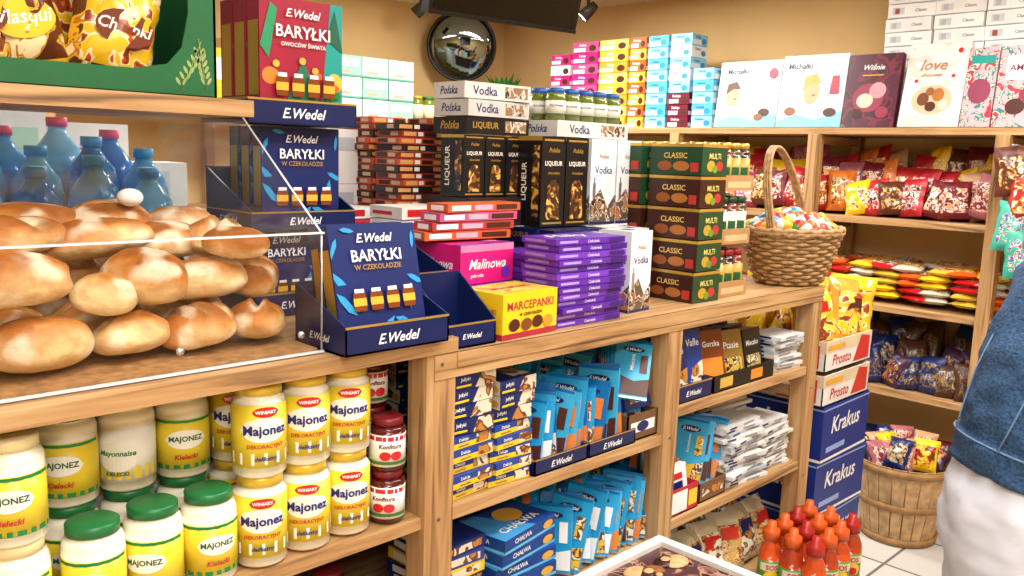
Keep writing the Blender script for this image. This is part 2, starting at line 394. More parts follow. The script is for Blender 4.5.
mb=MB(); gm=mat('#1A5E34',.4)
pts=[(-.5,1.35),(.625,1.35),(.625,1.62),(.585,1.62),(.583,1.47),(.572,1.42),(.55,1.395),(.50,1.385),(-.4,1.38),(-.42,1.42),(-.43,1.62),(-.5,1.62)]
n=len(pts)
mb.add([(a,1.27,b) for a,b in pts]+[(a,1.274,b) for a,b in pts],[tuple(range(n)),tuple(range(2*n-1,n-1,-1))]+[(i,n+i,n+(i+1)%n,(i+1)%n) for i in range(n)],gm)
box(mb,.621,1.27,1.35,.625,1.5,1.62,gm); box(mb,-.5,1.27,1.35,-.496,1.5,1.62,gm); box(mb,-.5,1.5,1.35,.625,1.504,1.62,gm); box(mb,-.5,1.27,1.35,.625,1.5,1.353,gm)
wh=mat('#8FA060',.5)
for (bx,bz,dx) in ((.57,1.362,.035),(.608,1.365,-.012)):
    for i in range(6):
        for sgn in (-1,1):
            cx=bx+dx*i/6+sgn*.005; cz=bz+.010+.0085*i
            M=T(cx,1.2695,cz)@R('Y',sgn*28)
            mb.add([M@Vector((a,0,b)) for a,b in ell(0,0,.0024,.0062,10)],[tuple(range(10))],wh)
    tube(mb,[(bx,1.2692,bz-.005),(bx+dx*.9,1.2692,bz+.07)],.0007,wh,n=4)
mb.done('green_snack_carton')
mb=MB()
yb=mat('#DDAE20',.2,coat=.7); bb=printed(['#5A2B12','#D9A52A','#B96E1E','#E6D3A0'],26); wy=printed(['#E6B71E','#EFDDA4','#C94A1E','#7A3A16'],26)
for i,(x,w,a) in enumerate(((-.25,.13,5),(-.1,.13,-6),(.05,.13,3),(.18,.13,-8),(.295,.13,9),(.39,.12,-12),(.485,.125,10))):
    bag(mb,T(x,1.335+.01*(i%2),1.357)@R('Y',a),w,.20,.085,[bb,yb][i%2],[wy,bb][i%2],i,
        label=[('e',.5,.42,.33,.13,[mat('#6A2A14'),mat('#E8B820')][i%2]),('t','Masqui' if i%2 else 'Chrupki',.5,.42,.14,mat('#F7F0DC'),.6,.2)])
for i in range(6): bag(mb,T(-.2+i*.13,1.42,1.357)@R('Y',random.uniform(-8,8)),.13,.2,.07,yb,wy,i+9)
mb.done('corn_snack_bags')

# ------------------------------------------------------------------ jars
lidw=mat('#E0CF9A',.35); lidg=mat('#186A36',.35); ylab=mat('#E2C832',.35); wlab=mat('#EAE8DC',.4); lidgold=mat('#D9B63E',.3,metal=.3)
def kiel(mb,x,y,z,r=.0355,h=.122,lid=None,alt=0,th=None):
    th=th if th is not None else math.atan2(-y,-x)+random.uniform(-.35,.35)
    if alt: it=[('r',-.05,.018,.05,.034,ylab),('e',0,.048,.026,.020,wlab),('t','Mayonnaise',0,.052,.046,green,.2),('t','KIELECKI',0,.026,.028,dgreen)]; l=wlab
    else: it=[('r',-.05,.014,.05,.02,green),('r',-.05,.078,.05,.082,green),('e',0,.055,.027,.013,wlab),('t','MAJONEZ',0,.055,.044,dgreen),('t','Kielecki',0,.031,.03,mat('#B3261E'),.2)]; l=ylab
    jar(mb,x,y,z,r,h,cream,l,lid or lidg,it,th)
mb=MB()
Z=.711
for (x,y,up,a,l) in ((.262,1.05,1,0,lidw),(.155,1.06,1,0,lidg),(.345,1.045,0,0,lidg),(.42,1.052,0,1,lidg),(.493,1.05,0,0,lidg),(.345,1.125,1,0,lidg),(.42,1.13,1,1,lidg),(.27,1.13,1,0,lidg),(.495,1.13,1,0,lidg),(.06,1.06,1,1,lidg),(.19,1.14,1,0,lidg)):
    kiel(mb,x,y,Z,alt=0,lid=l)
    if up: kiel(mb,x,y,Z+.1225,alt=a,lid=l)
for i in range(14):
    for k in range(2): kiel(mb,-.4+i*.074,1.21,Z+k*.1225,alt=i%2)
mb.done('mayonnaise_jars')
mb=MB()
def win(mb,x,y,z,r=.036,h=.127):
    th=math.atan2(-y,-x)+random.uniform(-.25,.3)
    it=[('r',-.07,.02,.07,.036,wlab),('e',-.001,.068,.034,.017,wlab),('e',0,.093,.018,.007,red),('t','WINIARY',0,.093,.028,white),('t','Majonez',0,.066,.06,mat('#1B1B6A'),.0),('t','DEKORACYJNY',0,.045,.05,mat('#B3261E')),('t','delikatny',0,.028,.03,mat('#1B1B6A'),.2)]
    jar(mb,x,y,z,r,h,cream,ylab,lidgold,it,th,l1=.80)
for i,x in enumerate((.568,.641,.714)):
    for k in range(2): win(mb,x,1.05+.004*i,Z+k*.1275)
    for k in range(2): win(mb,x+.005,1.13,Z+k*.1275)
mb.done('mayonnaise_jars')
mb=MB(); jam=mat('#4A0C10',.12,coat=.5); jl=mat('#C62331',.35)
def jamj(x,y,z):
    th=math.atan2(-y,-x)+random.uniform(-.3,.3)
    jar(mb,x,y,z,.028,.083,jam,wlab,mat('#6E161C',.35),[('r',-.04,.049,.04,.056,jl),('r',-.04,.012,.04,.017,mat('#3C6B2E')),('t','Konfitura',0,.041,.036,maroon,.2),('e',-.008,.026,.009,.007,red),('e',.009,.026,.009,.007,jl)],th,l0=.1,l1=.7)
for x,y in ((.782,1.045),(.795,1.11),(.782,1.175),(.795,1.24),(.782,1.31),(.795,1.38)):
    for k in range(3 if y>1.06 else 2): jamj(x,y,Z+k*.0835)
for x in (.72,.655): 
    for k in range(3): jamj(x,1.25,Z+k*.0835)
mb.done('jam_jars')
mb=MB()
for i in range(17):
    for y in (1.05,1.12): jamj(-.4+i*.07,y,.45); jamj(-.4+i*.07,y,.45+.0835)
mb.done('jam_jars')

# ------------------------------------------------------------------ praline displays
barrel=mat('#7A3A14',.3); barg=mat('#E0A93C',.3)
def barrels(u0,u1,v,n,s=.09):
    o=[]
    for i in range(n):
        u=u0+(u1-u0)*i/(n-1); o+=[('p',[(u-s*.5,v),(u+s*.5,v),(u+s*.6,v+s*.6),(u+s*.5,v+s*1.2),(u-s*.5,v+s*1.2),(u-s*.6,v+s*.6)],barrel),('r',u-s*.55,v+s*.35,u+s*.55,v+s*.85,barg),('r',u-s*.4,v+s*1.2,u+s*.4,v+s*1.45,white)]
    return o
def praline(mb,x,y,z,dx,dz,m,rx=0,rz=0,dy=.03,sub='W CZEKOLADZIE',redv=False,bv=.2):
    extra=[]
    if redv:
        extra=[('p',[(.72,0),(1,0),(1,1),(.85,1),(.78,.5)],teal),('p',[(0,0),(1,0),(1,.12),(.5,.2),(0,.14)],mat('#1E6B4A')),('e',.12,.36,.10,.07,mat('#E07A2A')),('e',.9,.34,.1,.08,mat('#E8B040')),('p',[(.0,.6),(.12,.95),(.2,.9),(.1,.5)],mat('#1E8A5A')),('p',[(.9,.95),(1,.6),(.8,.7)],mat('#14543A')),('p',[(.3,.15),(.5,.52),(.7,.15)],mat('#1E6B4A'))]
        extra+=[('e',random.uniform(.05,.95),random.uniform(.15,.5),.04,.03,[mat('#E0A33A'),green,orange][k%3]) for k in range(8)]
    else:
        for (a,b,c,d) in ((.0,.55,.14,.05),(.03,.8,.1,.04),(.93,.5,.1,.08),(.95,.85,.08,.05),(.85,.35,.12,.05),(.1,.33,.14,.05),(.2,.95,.08,.03),(.5,.08,.16,.05),(.75,.12,.14,.05)):
            ca,sa=math.cos(a*7+b*5),math.sin(a*7+b*5)
            extra.append(('p',[(min(1,max(0,a+c*(u*ca-v*sa*.35))),min(1,max(0,b+c*(u*sa+v*ca*.35)))) for u,v in ((-1,0),(-.4,.8),(.5,.6),(1,0),(.4,-.7),(-.5,-.6))],mat('#2A8FC6')))
    carton(mb,x,y,z,dx,dy,dz,m,front=extra+[('t','E.Wedel',.5,.88,.08,white,.42,.3),('t','BARYŁKI',.5,.73,.10,white,.7),('t',sub,.5,.63,.045,white if redv else gold,.6)]+barrels(.24,.8,bv,4,.13),
       left=[('r',.1,.2,.9,.8,gold)],top=[('r',.1,.1,.9,.9,barg)],rx=rx,rz=rz)
wed=[('r',.0,.92,1,1,gold),('t','E.Wedel',.5,.45,.42,white,.4,.3)]
mb=MB()
tray(mb,.664,.985,.996,.187,.13,.042,navyd,front=wed,left=[('t','E.Wedel',.5,.45,.4,white,.4,.3)],hb=.09)
praline(mb,.680,1.015,1.002,.155,.172,navy,rx=-14,bv=.26); praline(mb,.685,1.05,1.002,.15,.17,navy,rx=-12)
mb.done('praline_display_box')
mb=MB()
tray(mb,.70,1.30,.997,.155,.16,.04,navyd,front=wed,hb=.1)
for k in range(3): praline(mb,.71,1.33+k*.04,1.0,.13,.14,navy)
tray(mb,.69,1.29,1.145,.20,.16,.03,navyd,front=wed,left=wed,hb=.1)
for k in range(3): praline(mb,.725,1.32+k*.04,1.15,.15,.165,navy)
tray(mb,.68,1.28,1.318,.205,.16,.04,navyd,front=wed,left=wed,hb=.04)
for k in range(3): praline(mb,.71,1.295+k*.045,1.325,.155,.195,mat('#961A34',.35),dy=.04,sub='OWOCÓW ŚWIATA',redv=True)
mb.done('praline_display_box')
mb=MB()
tray(mb,.87,1.12,.971,.095,.16,.11,navyd,front=wed,left=wed,hb=.17); tray(mb,.875,1.015,.971,.105,.095,.04,navyd,front=wed,hb=.11)
mb.done('cardboard_display_tray')

# ------------------------------------------------------------------ counter top goods
mb=MB()
marc=printed(['#E6B91E','#EFD25A','#D9901E'],20)
carton(mb,.992,1.02,.971,.145,.10,.078,yellow,front=[('r',0,0,1,.12,mat('#A3223A')),('t','MARCEPANKI',.5,.72,.2,mat('#A3223A'),.85),('t','w czekoladzie',.5,.53,.1,brown,.5,.2),('e',.2,.3,.10,.14,brown),('e',.42,.28,.10,.14,mat('#7A431E')),('e',.62,.31,.1,.14,brown),('e',.82,.28,.09,.14,mat('#D68A2E'))],
  left=[('r',0,0,1,.12,mat('#A3223A')),('t','MARCEPANKI',.5,.6,.16,mat('#A3223A'),.7)],top=[('r',.1,.1,.9,.9,marc),('t','MARCEPANKI',.5,.5,.2,mat('#A3223A'),.7)],rz=4)
mb.done('marzipan_box')
mb=MB()
for k in range(2):
    carton(mb,1.01+.006*k,1.135+.02*k,.971+.074*k,.14,.13,.072,pink,front=[('r',0,.82,1,1,mat('#E07AA8')),('t','Malinowa',.5,.5,.36,white,.7,.3),('t','galaretka',.3,.2,.12,white,.4,.2),('e',.85,.25,.08,.16,purple)],left=[('t','Malinowa',.5,.5,.3,white,.7,.3),('r',0,0,1,.1,purple)],top=[('t','Malinowa',.5,.6,.25,white,.7,.3),('r',0,0,1,.16,purple),('e',.8,.3,.12,.12,mat('#E07AA8'))],rz=3)
for k in range(2): carton(mb,1.165,1.33,.971+.078*k,.10,.11,.075,mat('#B01462'),front=[('t','Malina',.5,.5,.4,white)],left=[('r',0,0,1,.2,purple)])
for k in range(2): carton(mb,.99,1.33,.971+.078*k,.16,.10,.075,mat('#B01462'),front=[('t','Malina',.5,.5,.4,white)],left=[('r',0,0,1,.2,purple)])
mb.done('pink_candy_boxes')
mb=MB()
pur=[mat('#5E2AA0',.33),mat('#6E35B4',.33),mat('#54248F',.33)]
for k in range(13):
    carton(mb,1.15+random.uniform(-.006,.006),1.03+random.uniform(-.004,.006),.971+.0125*k,.19,.09,.0112,pur[k%3],front=[('r',.05,.3,.3,.7,mat('#A98FD0')),('t','Czekolada',.52,.5,.5,mat('#D9CCEE'),.3,.2),('r',.75,.2,.97,.85,mat('#3B1A6A'))],left=[('r',.1,.3,.7,.75,mat('#8A70B8'))],rz=random.uniform(-3,3),
      top=[('t','Milky',.4,.5,.5,white,.6,.3)])
for k in range(10):
    carton(mb,1.17,1.14,.971+.0125*k,.17,.09,.0112,pur[k%3],rz=random.uniform(-4,4))
mb.done('purple_chocolate_bars')
mb=MB()
choc=printed(['#5A4A3E','#D8CCB8','#2B1B14','#B06A3A'],40)
def vodka(x,y,z,rz=0,h=.185,w=.09,dy=.09):
    d=[('t','Vodka',.5,.64,.10,navy,.7),('t','Polska',.5,.80,.05,gold,.5,.3),('p',[(0,.0),(1,.0),(1,.35),(.7,.2),(.4,.42),(0,.25)],choc),('r',.0,.0,1,.03,navy),('p',[(.1,.3),(.2,.3),(.2,.48),(.17,.5),(.17,.56),(.13,.56),(.13,.5),(.1,.48)],silver)]
    carton(mb,x,y,z,w,dy,h,mat('#DADCDE'),front=d,left=d,top=[('r',.3,.3,.7,.7,silver)],rz=rz)
vodka(1.45,1.22,1.135,w=.085); vodka(1.54,1.22,1.135,w=.085); vodka(1.385,1.055,.971,h=.165,w=.075,dy=.075,rz=3)
vodka(1.355,1.155,.971,h=.155,w=.06,dy=.055); vodka(1.425,1.15,.971,h=.158,w=.075,dy=.06);vodka(1.505,1.15,.971,h=.158,w=.07,dy=.06)
for k in range(5): carton(mb,1.45,1.22,.971+.033*k,.175,.12,.031,white,front=[('t','Vodka',.3,.5,.6,navy,.4),('r',.6,.15,.95,.85,choc)],left=[('t','Polska',.5,.5,.5,gold,.6,.3)],rz=random.uniform(-2,2))
mb.done('vodka_chocolate_boxes')
mb=MB(); lart=printed(['#2A1B12','#7A4A22','#C9A24A'],40)
def liq(x,y,z,h=.185,w=.07,dy=.07,g=0):
    d=[('v','LIQUEUR',.3,.5,.24,mat('#E9E2CF'),.65),('r',.62,.1,.9,.9,lart),('r',0,.95,1,1,gold)]
    f=[('r',.08,.95,.92,.97,gold),('r',.08,.03,.92,.05,gold),('t','LIQUEUR',.5,.70,.09,mat('#E9E2CF'),.75),('p',[(.2,.08),(.8,.08),(.75,.45),(.6,.52),(.4,.52),(.25,.45)],printed(['#3A2314','#8A5626','#D9B25A'],40)),('t','Polska',.5,.85,.05,gold,.5,.3),('t','chocolates',.5,.6,.04,gold,.5)]
    carton(mb,x,y,z,w,dy,h,black,front=f,left=d)
for i in range(2): liq(1.295+i*.074,1.22,1.135)
for i in range(3): liq(1.145+i*.058,1.29,1.195,h=.122,w=.055)
box(mb,1.145,1.27,1.135,1.29,1.42,1.193,mat('#2B1B1E',.4))
box(mb,1.325,1.35,.971,1.63,1.45,1.13,black)
for k in range(5): carton(mb,1.285,1.17,.971+.0325*k,.165,.04,.031,[navyd,black][k%2],front=[('r',.5,.2,.95,.8,printed(['#1A1D3C','#B48A3C','#31406E'],30)),('t','LIQUEUR',.25,.5,.4,gold,.4)])
for k in range(5): carton(mb,1.285,1.22,.971+.0325*k,.16,.1,.031,[navyd,black][k%2],left=[('t','LIQUEUR',.5,.5,.5,gold,.6)])
vart=printed(['#8A6A4A','#C8BDAD','#443025'],40)
for k in range(3):
    m_=[black,mat('#B9B6B0'),mat('#C9C6C0')][k]; tm=[gold,navy,navy][k]
    carton(mb,1.145,1.285,1.32+.034*k,.175,.10,.032,m_,front=[('t',['LIQUEUR','Vodka','Vodka'][k],.3,.5,.55,tm,.4),('r',.6,.15,.95,.85,vart)],left=[('t','Polska',.5,.5,.5,tm,.6,.3)],rz=[0,2,-3][k])
carton(mb,1.37,1.25,1.322,.24,.12,.034,mat('#C9C6C0'),front=[('t','Vodka',.3,.5,.55,navy,.4),('r',.6,.15,.95,.85,vart)],left=[('t','Polska',.5,.5,.5,navy,.6,.3)])
mb.done('liqueur_chocolate_boxes')
mb=MB(); 
for i in range(5):
    for j in range(2): jar(mb,1.40+i*.047,1.285+j*.048,1.357,.022,.068,mat('#5F6A1C',.15,coat=.5),mat('#D9D7C8',.4),mat('#1E4FA0',.35),[('t','POLONAISE',0,.03,.03,navy)],-2.3,l0=.2,l1=.6)
mb.done('small_pickle_jars')
mb=MB()
for c,(x,y,n) in enumerate(((1.105,1.44,12),(1.20,1.455,13),(1.11,1.55,13))):
    for k in range(n):
        m_=[mat('#C24A22'),mat('#2B1512'),mat('#8E2C1E')][k%3 if c else (k*2)%3]
        carton(mb,x+random.uniform(-.006,.006),y,1.165+.0145*k,.09,.09,.0135,m_,front=[('r',.05,.2,.4,.8,mat('#D9A060')),('r',.45,.2,.6,.8,white),('r',.65,.2,.95,.8,mat('#2B1512'))],left=[('r',.1,.2,.5,.8,mat('#2B1512')),('r',.55,.2,.85,.8,mat('#C9A888'))],rz=random.uniform(-6,6))
box(mb,1.08,1.44,.971,1.30,1.60,1.163,mat('#8E3A2A'))
mb.done('wafer_bar_boxes')
mb=MB()
for k in range(4): carton(mb,.985+.012*k,1.20,1.122+.017*k,.20,.055,.0155,[mat('#C9582A'),mat('#A83A34'),mat('#C0507A')][k%3],front=[('r',.05,.2,.3,.8,white),('r',.35,.2,.6,.8,mat('#D6A0B2')),('r',.65,.2,.95,.8,brown)],left=[('r',.2,.2,.8,.8,white)],rz=3*k-5)
for k in range(2): carton(mb,.93,1.45,1.12+.024*k,.13,.10,.022,white if k else mat('#D23A3A'),front=[('r',.1,.2,.7,.8,red)],rz=5)
box(mb,.92,1.45,.971,1.06,1.56,1.118,mat('#E6E3DC'))
for k in range(2): carton(mb,1.0,1.30,1.128+.025*k,.13,.1,.023,[white,mat('#D8D4CC')][k],front=[('r',.1,.2,.7,.8,red)],left=[('r',.1,.3,.7,.6,red)],rz=-4+5*k)
mb.done('wafer_sleeves')
mb=MB()
for k in range(3): carton(mb,1.03,1.605,.971+.118*k,.15,.10,.117,white,front=[('r',.1,.6,.5,.85,mat('#B9BEC4')),('r',.6,.15,.9,.3,grey)],left=[('r',.2,.3,.8,.5,mat('#C23A3A'))],rz=[2,-2,1][k])
for k in range(3): carton(mb,1.32+.16*k,1.53,.971,.15,.16,.25+.05*(k%2),[white,mat('#D9B88A'),mint][k],front=[('r',.1,.6,.6,.75,grey)])
carton(mb,.885,1.6,.971,.13,.1,.24,mat('#E7E6E2'),front=[('r',.1,.6,.6,.75,grey)])
mb.done('white_shipping_cartons')
mb=MB(); br1=mat('#36160D',.35)
for col,(x,y) in enumerate(((1.60,1.04),(1.585,1.185),(1.71,1.35),(1.59,1.35))):
    for k in range(5):
        lf=[('r',0,.9,1,1,gold),('t','CLASSIC',.5,.62,.18,mat('#D9B86A'),.65),('e',.3,.28,.14,.16,mat('#8A4A1E')),('e',.62,.28,.16,.16,mat('#A5662E')),('r',.8,.1,.95,.4,mat('#A8322A'))]
        ff=[('r',0,.9,1,1,gold),('t','MULTI',.5,.62,.18,mat('#D9C86A'),.75),('e',.35,.3,.16,.18,mat('#B2902A')),('e',.68,.3,.14,.16,mat('#A8322A')),('e',.5,.2,.1,.12,mat('#6A8A2A'))]
        m2=mat('#163F26',.35) if (k+col)%5 not in (3,) else br1
        z=.971+.0695*k
        carton(mb,x,y,z,.10,.135,.067,br1,front=[('r',0,0,1,1,m2)]+ff,left=([('r',0,0,1,1,m2)] if k==4 else [])+lf,rz=random.uniform(-2,2))
mb.done('assorted_chocolate_boxes')
mb=MB()
for gx,gy in ((1.715,1.05),(1.845,1.17),(1.715,1.20)):
    z=.971
    for L in range(3):
        tray(mb,gx,gy,z,.122,.12,.035,kraft,front=[('r',.1,.2,.9,.6,mat('#C9A87A'))])
        for i in range(3):
            for j in range(3):
                jm=[mat('#4A3A14',.12,coat=.5),mat('#2B1710',.12,coat=.5),mat('#7A2A16',.12,coat=.5)][(L+i)%3]
                jar(mb,gx+.022+i*.039,gy+.022+j*.038,z+.003,.0185,.105,jm,mat('#C9C3A9',.4) if L%2 else mat('#A9862A',.4),[mat('#8E1E1A'),mat('#1B3A1E'),gold][L],[('r',-.01,.03,.01,.05,dgreen)],-2.2)
        z+=.122
mb.done('jarred_preserves_trays')
mb=MB(); wk=mat('#A07C50',.6,var=.4,scale=60); cx,cy,cz=2.12,1.09,.972
for k in range(14):
    z=cz+.006+k*.0094; r0=.095+.048*(k/13)**.8; N=80
    tube(mb,[(cx+(r0+.0045*math.cos(12*a+math.pi*(k%2)))*math.cos(a),cy+(r0+.0045*math.cos(12*a+math.pi*(k%2)))*math.sin(a)*.82,z) for a in [2*math.pi*i/N for i in range(N)]],.005,wk,closed=True,n=5)
for i in range(24):
    a=2*math.pi*i/24; tube(mb,[(cx+.092*math.cos(a),cy+.075*math.sin(a),cz),(cx+.144*math.cos(a),cy+.118*math.sin(a),cz+.132)],.0032,wk,n=5)
for k in range(2):
    N=60; tube(mb,[(cx+.148*math.cos(a),cy+.121*math.sin(a),cz+.134+.008*k+.003*math.sin(20*a+k*3)) for a in [2*math.pi*i/N for i in range(N)]],.007,wk,closed=True)
for o in (-.007,0,.007):
    tube(mb,[(cx-.13*math.cos(a)-.035*math.sin(a),cy+o+.045*math.sin(a)-.02*math.cos(a),cz+.115+.235*math.sin(a)) for a in [math.pi*i/30 for i in range(31)]],.0048,wk)
lathe(mb,[(0,0),(.09,0),(.09,.004),(0,.004)],wk,T(cx,cy,cz)@Matrix.Diagonal((1,.8,1,1)))
mb.done('wicker_basket')
mb=MB(); ew=mat('#D9D4C6',.3,coat=.5); ecs=[mat('#B8202A',.3),mat('#2E78B0',.3),mat('#3B8A4A',.3),mat('#D9981C',.3),mat('#C8322A',.3),mat('#D05A22',.3)]
for i in range(110):
    a=random.uniform(0,2*math.pi); r0=.118*math.sqrt(random.random()); e1=ecs[i%6]; e2=ew if i%2 else ecs[(i+2)%6]
    ball(mb,(0,0,0),.019,.019,.024,e1,T(cx+r0*math.cos(a),cy+r0*.8*math.sin(a),cz+.128+.045*(1-(r0/.13)**2)+.006*(i%2))@R('Z',random.uniform(0,360))@R('X',random.uniform(30,110)),n=12,k=9,fmf=lambda j,e1=e1,e2=e2:e2 if 3<=j<=4 else e1)
ball(mb,(cx,cy,cz+.085),.10,.08,.06,kraft)
mb.done('chocolate_eggs')

# ------------------------------------------------------------------ shelf goods
cook=printed(['#D8CFB8','#6A3A1A','#B57A34'],30)
mb=MB()
for cx_ in (0,1):
    for row in range(2):
        x=.888+.10*cx_; y=1.02+.13*row
        for k in range(5):
            carton(mb,x+random.uniform(0,.006),y+random.uniform(0,.01),.711+.022*k,.094,.12,.0208,[mat('#1B3A8A'),mat('#203F95')][k%2],front=[('r',.0,.0,1,.45,yellow),('r',.62,.12,.97,.88,cook),('t','Delicje',.3,.68,.36,white,.45),('t','szampańskie',.3,.22,.25,navy,.45)],left=[('r',0,0,1,.45,yellow),('t','Kremowe',.4,.7,.35,white,.5),('r',.75,.1,.95,.9,cook)],rz=random.uniform(-5,5))
        for k in range(4 if cx_==0 else 3):
            carton(mb,x+random.uniform(0,.007),y+random.uniform(0,.01),.822+.026*k,.094,.12,.0248,navy,front=[('p',[(.5,0),(1,0),(1,1),(.66,1)],cook),('t','Jeżyki',.26,.65,.35,white,.4),('r',.05,.15,.4,.3,yellow)],left=[('p',[(.5,0),(1,0),(1,1),(.66,1)],mat('#C9BEA4')),('e',.75,.5,.12,.3,brown),('e',.9,.4,.08,.25,mat('#C58A3E')),('t','Jeżyki',.25,.6,.32,white,.4)],top=[('r',.5,.1,.95,.9,cook),('t','Jeżyki',.25,.5,.3,white,.4)],rz=random.uniform(-6,6))
mb.done('biscuit_boxes')
barart=[printed(['#D8CFB8','#6A3A1A','#C58A3E'],40),white,mat('#D9782E'),brown,printed(['#E0B030','#6A3A1A','#E0D6BC'],40)]
barm=[aqua,aqua,mat('#2A9CD0',.3),mat('#3AA4D0',.3),aquad]
def onebar(mb,M,w,h,t,rnd):
    m_=barm[rnd.randrange(5)]; acc=barart[rnd.randrange(5)]
    box(mb,-w/2,-t/2,0,w/2,t/2,h,m_,M)
    decor(mb,M,(-w/2,-t/2,0),(w,0,0),(0,0,h),(0,-1,0),[('r',0,.96,1,1,aquad),('r',0,0,1,.03,silver),('p',[(0,.06),(1,.06),(1,.36),(.6,.30),(0,.42)],acc),('e',.5,.84,.3,.05,navy),('t','E.Wedel',.5,.84,.05,white,.5,.3),('v',['Mleczna','Gorzka','Orzechowa','Karmelowa'][rnd.randrange(4)],.5,.62,.16,white,.28),('r',.72,.45,.92,.75,acc)])
    decor(mb,M,(-w/2,t/2,0),(0,-t,0),(0,0,h),(-1,0,0),[('r',.2,.3,.8,.8,lightblue)])
def bars(mb,x,y,z,n,step,w,h,t,lean,seed=0,face=0):
    rnd=random.Random(seed)
    for i in range(n):
        X=x+rnd.uniform(-.006,.006); Y=y+step*i+rnd.uniform(-.003,.003)
        onebar(mb,T(X,Y,z)@R('Z',face+rnd.uniform(-12,12))@R('X',-lean+rnd.uniform(-5,5))@R('Y',rnd.uniform(-7,7)),w,h*rnd.uniform(.92,1.04),t,rnd)
def sbars(mb,x,y,z,n,step,w,h,t,seed,lean=14,ang=-62):
    rnd=random.Random(seed)
    for i in range(n):
        onebar(mb,T(x+step*i+rnd.uniform(-.002,.002),y+rnd.uniform(-.006,.006),z)@R('Z',ang+rnd.uniform(-10,10))@R('X',-lean+rnd.uniform(-7,7))@R('Y',rnd.uniform(-6,6)),w,h*rnd.uniform(.86,1.07),t,rnd)
mb=MB()
sbars(mb,1.095,1.065,.714,15,.0215,.085,.145,.009,3)
sbars(mb,1.095,1.165,.714,17,.020,.085,.175,.009,4)
sbars(mb,1.11,1.27,.714,17,.019,.085,.195,.009,5,8)
for c in range(4): bars(mb,1.13+c*.085,1.38,.712,8,.012,.075,.21,.008,4,c+21,face=-12)
for k in range(2): tray(mb,1.085+.15*k,1.013,.711,.145,.13,.03,navyd,front=wed,left=wed)
for i in range(9): onebar(mb,T(1.37+.009*i,1.03+.012*i,.80+.004*i)@R('Z',-50+4*i)@R('X',-38)@R('Y',6),.075,.13,.009,random.Random(i))
mb.done('blue_chocolate_bars')
mb=MB()
tray(mb,1.36,1.018,.712,.10,.30,.055,mat('#6B4A30',.6),front=[('r',.1,.3,.9,.7,white),('e',.5,.5,.2,.2,navy)],left=[('r',.1,.2,.9,.8,navyd)])
box(mb,1.365,1.05,.715,1.455,1.31,.785,navy)
for k in range(8): carton(mb,1.37,1.03+.03*k,.77,.085,.02,.06,[navy,brown,mat('#1B3A8A')][k%3],rx=-20,front=[('r',.2,.2,.8,.6,cook)])
mb.done('cardboard_display_tray')
mb=MB()
hal=[('r',0,0,1,.2,mat('#5FB0E0')),('t','CHAŁWA',.35,.6,.34,white,.55),('e',.85,.5,.1,.3,mat('#D9A23A'))]
for k in range(5):
    carton(mb,1.0,1.02,.474+.028*k,.16,.11,.0265,mat('#163F86'),front=hal,left=[('t','CHAŁWA',.45,.6,.34,white,.6),('r',0,0,1,.2,mat('#5FB0E0'))],top=[('p',[(0,0),(.6,0),(.3,1),(0,1)],mat('#3F90C8')),('e',.6,.6,.2,.25,mat('#D9A23A')),('t','CHAŁWA',.5,.25,.2,white,.7)],rz=random.uniform(-10,10))
    carton(mb,1.0,1.16,.474+.032*k,.16,.12,.03,mat('#163F86'),front=hal,rz=random.uniform(-6,6))
for k in range(7):
    carton(mb,.888,1.03,.474+.022*k,.095,.15,.021,[navy,yellow,mat('#2B3C86')][k%3],front=[('r',.1,.2,.9,.8,cook)],left=[('r',.1,.2,.6,.8,white)],rz=random.uniform(-6,6))
mb.done('halva_boxes')
mb=MB()
sbars(mb,1.19,1.065,.475,13,.0205,.085,.15,.009,31,18)
sbars(mb,1.19,1.17,.475,13,.0205,.085,.175,.009,32,10)
sbars(mb,1.2,1.28,.475,13,.0205,.085,.185,.009,33,6)
mb.done('blue_chocolate_bars')
mb=MB(); part=printed(['#C9A24A','#2B1B14','#E0D6BC'],40)
for k in range(6):
    carton(mb,1.522,1.035+.045*k,.762,.075,.04,.13,[navy,mat('#1B3A8A')][k%2],front=[('p',[(.2,0),(1,0),(1,.5),(.5,.4)],cook),('t','Wafle',.5,.8,.12,white)],left=[('r',.1,.2,.9,.5,gold),('r',.2,.6,.8,.8,white)],rx=-8,rz=random.uniform(-8,4))
    carton(mb,1.60,1.04+.045*k,.762,.07,.04,.14,[mat('#1B3A8A'),aquad][k%2],front=[('p',[(.2,0),(1,0),(1,.5),(.5,.4)],cook),('t','Wafle',.5,.8,.12,white)],rx=-12,rz=random.uniform(-8,4))
for k in range(6):
    carton(mb,1.68,1.04+.045*k,.762,.08,.04,.13,[mat('#7A3A1A'),mat('#27170F'),mat('#C9A23A')][k%3],front=[('r',.1,.1,.9,.5,mat('#E0862E')),('t','Gorzka',.5,.75,.14,white,.7)],left=[('r',.1,.2,.9,.6,mat('#E8DFC8'))],rx=-14,rz=random.uniform(-12,8))
    carton(mb,1.765,1.04+.045*k,.762,.08,.04,.12,[mat('#8A6A2A'),navy,black][k%3],front=[('t','Ptasie',.5,.7,.14,white,.7),('r',.1,.1,.9,.45,part)],rx=-14,rz=random.uniform(-12,8))
    carton(mb,1.85,1.04+.045*k,.762,.085,.04,.115,[black,navy][k%2],front=[('t','Mleczko',.5,.7,.14,white,.7),('r',.1,.1,.9,.45,part)],rx=-10,rz=random.uniform(-8,8))
tray(mb,1.67,1.017,.76,.27,.30,.04,black,front=[('r',.1,.2,.3,.8,mat('#C9A24A')),('r',.6,.2,.8,.8,mat('#E0862E'))])
tray(mb,1.518,1.017,.76,.145,.30,.04,navyd,front=wed)
mb.done('wafer_boxes')
mb=MB(); wbm=[mat('#D6D6D3'),mat('#CFCCC5'),mat('#A9ADB3')]
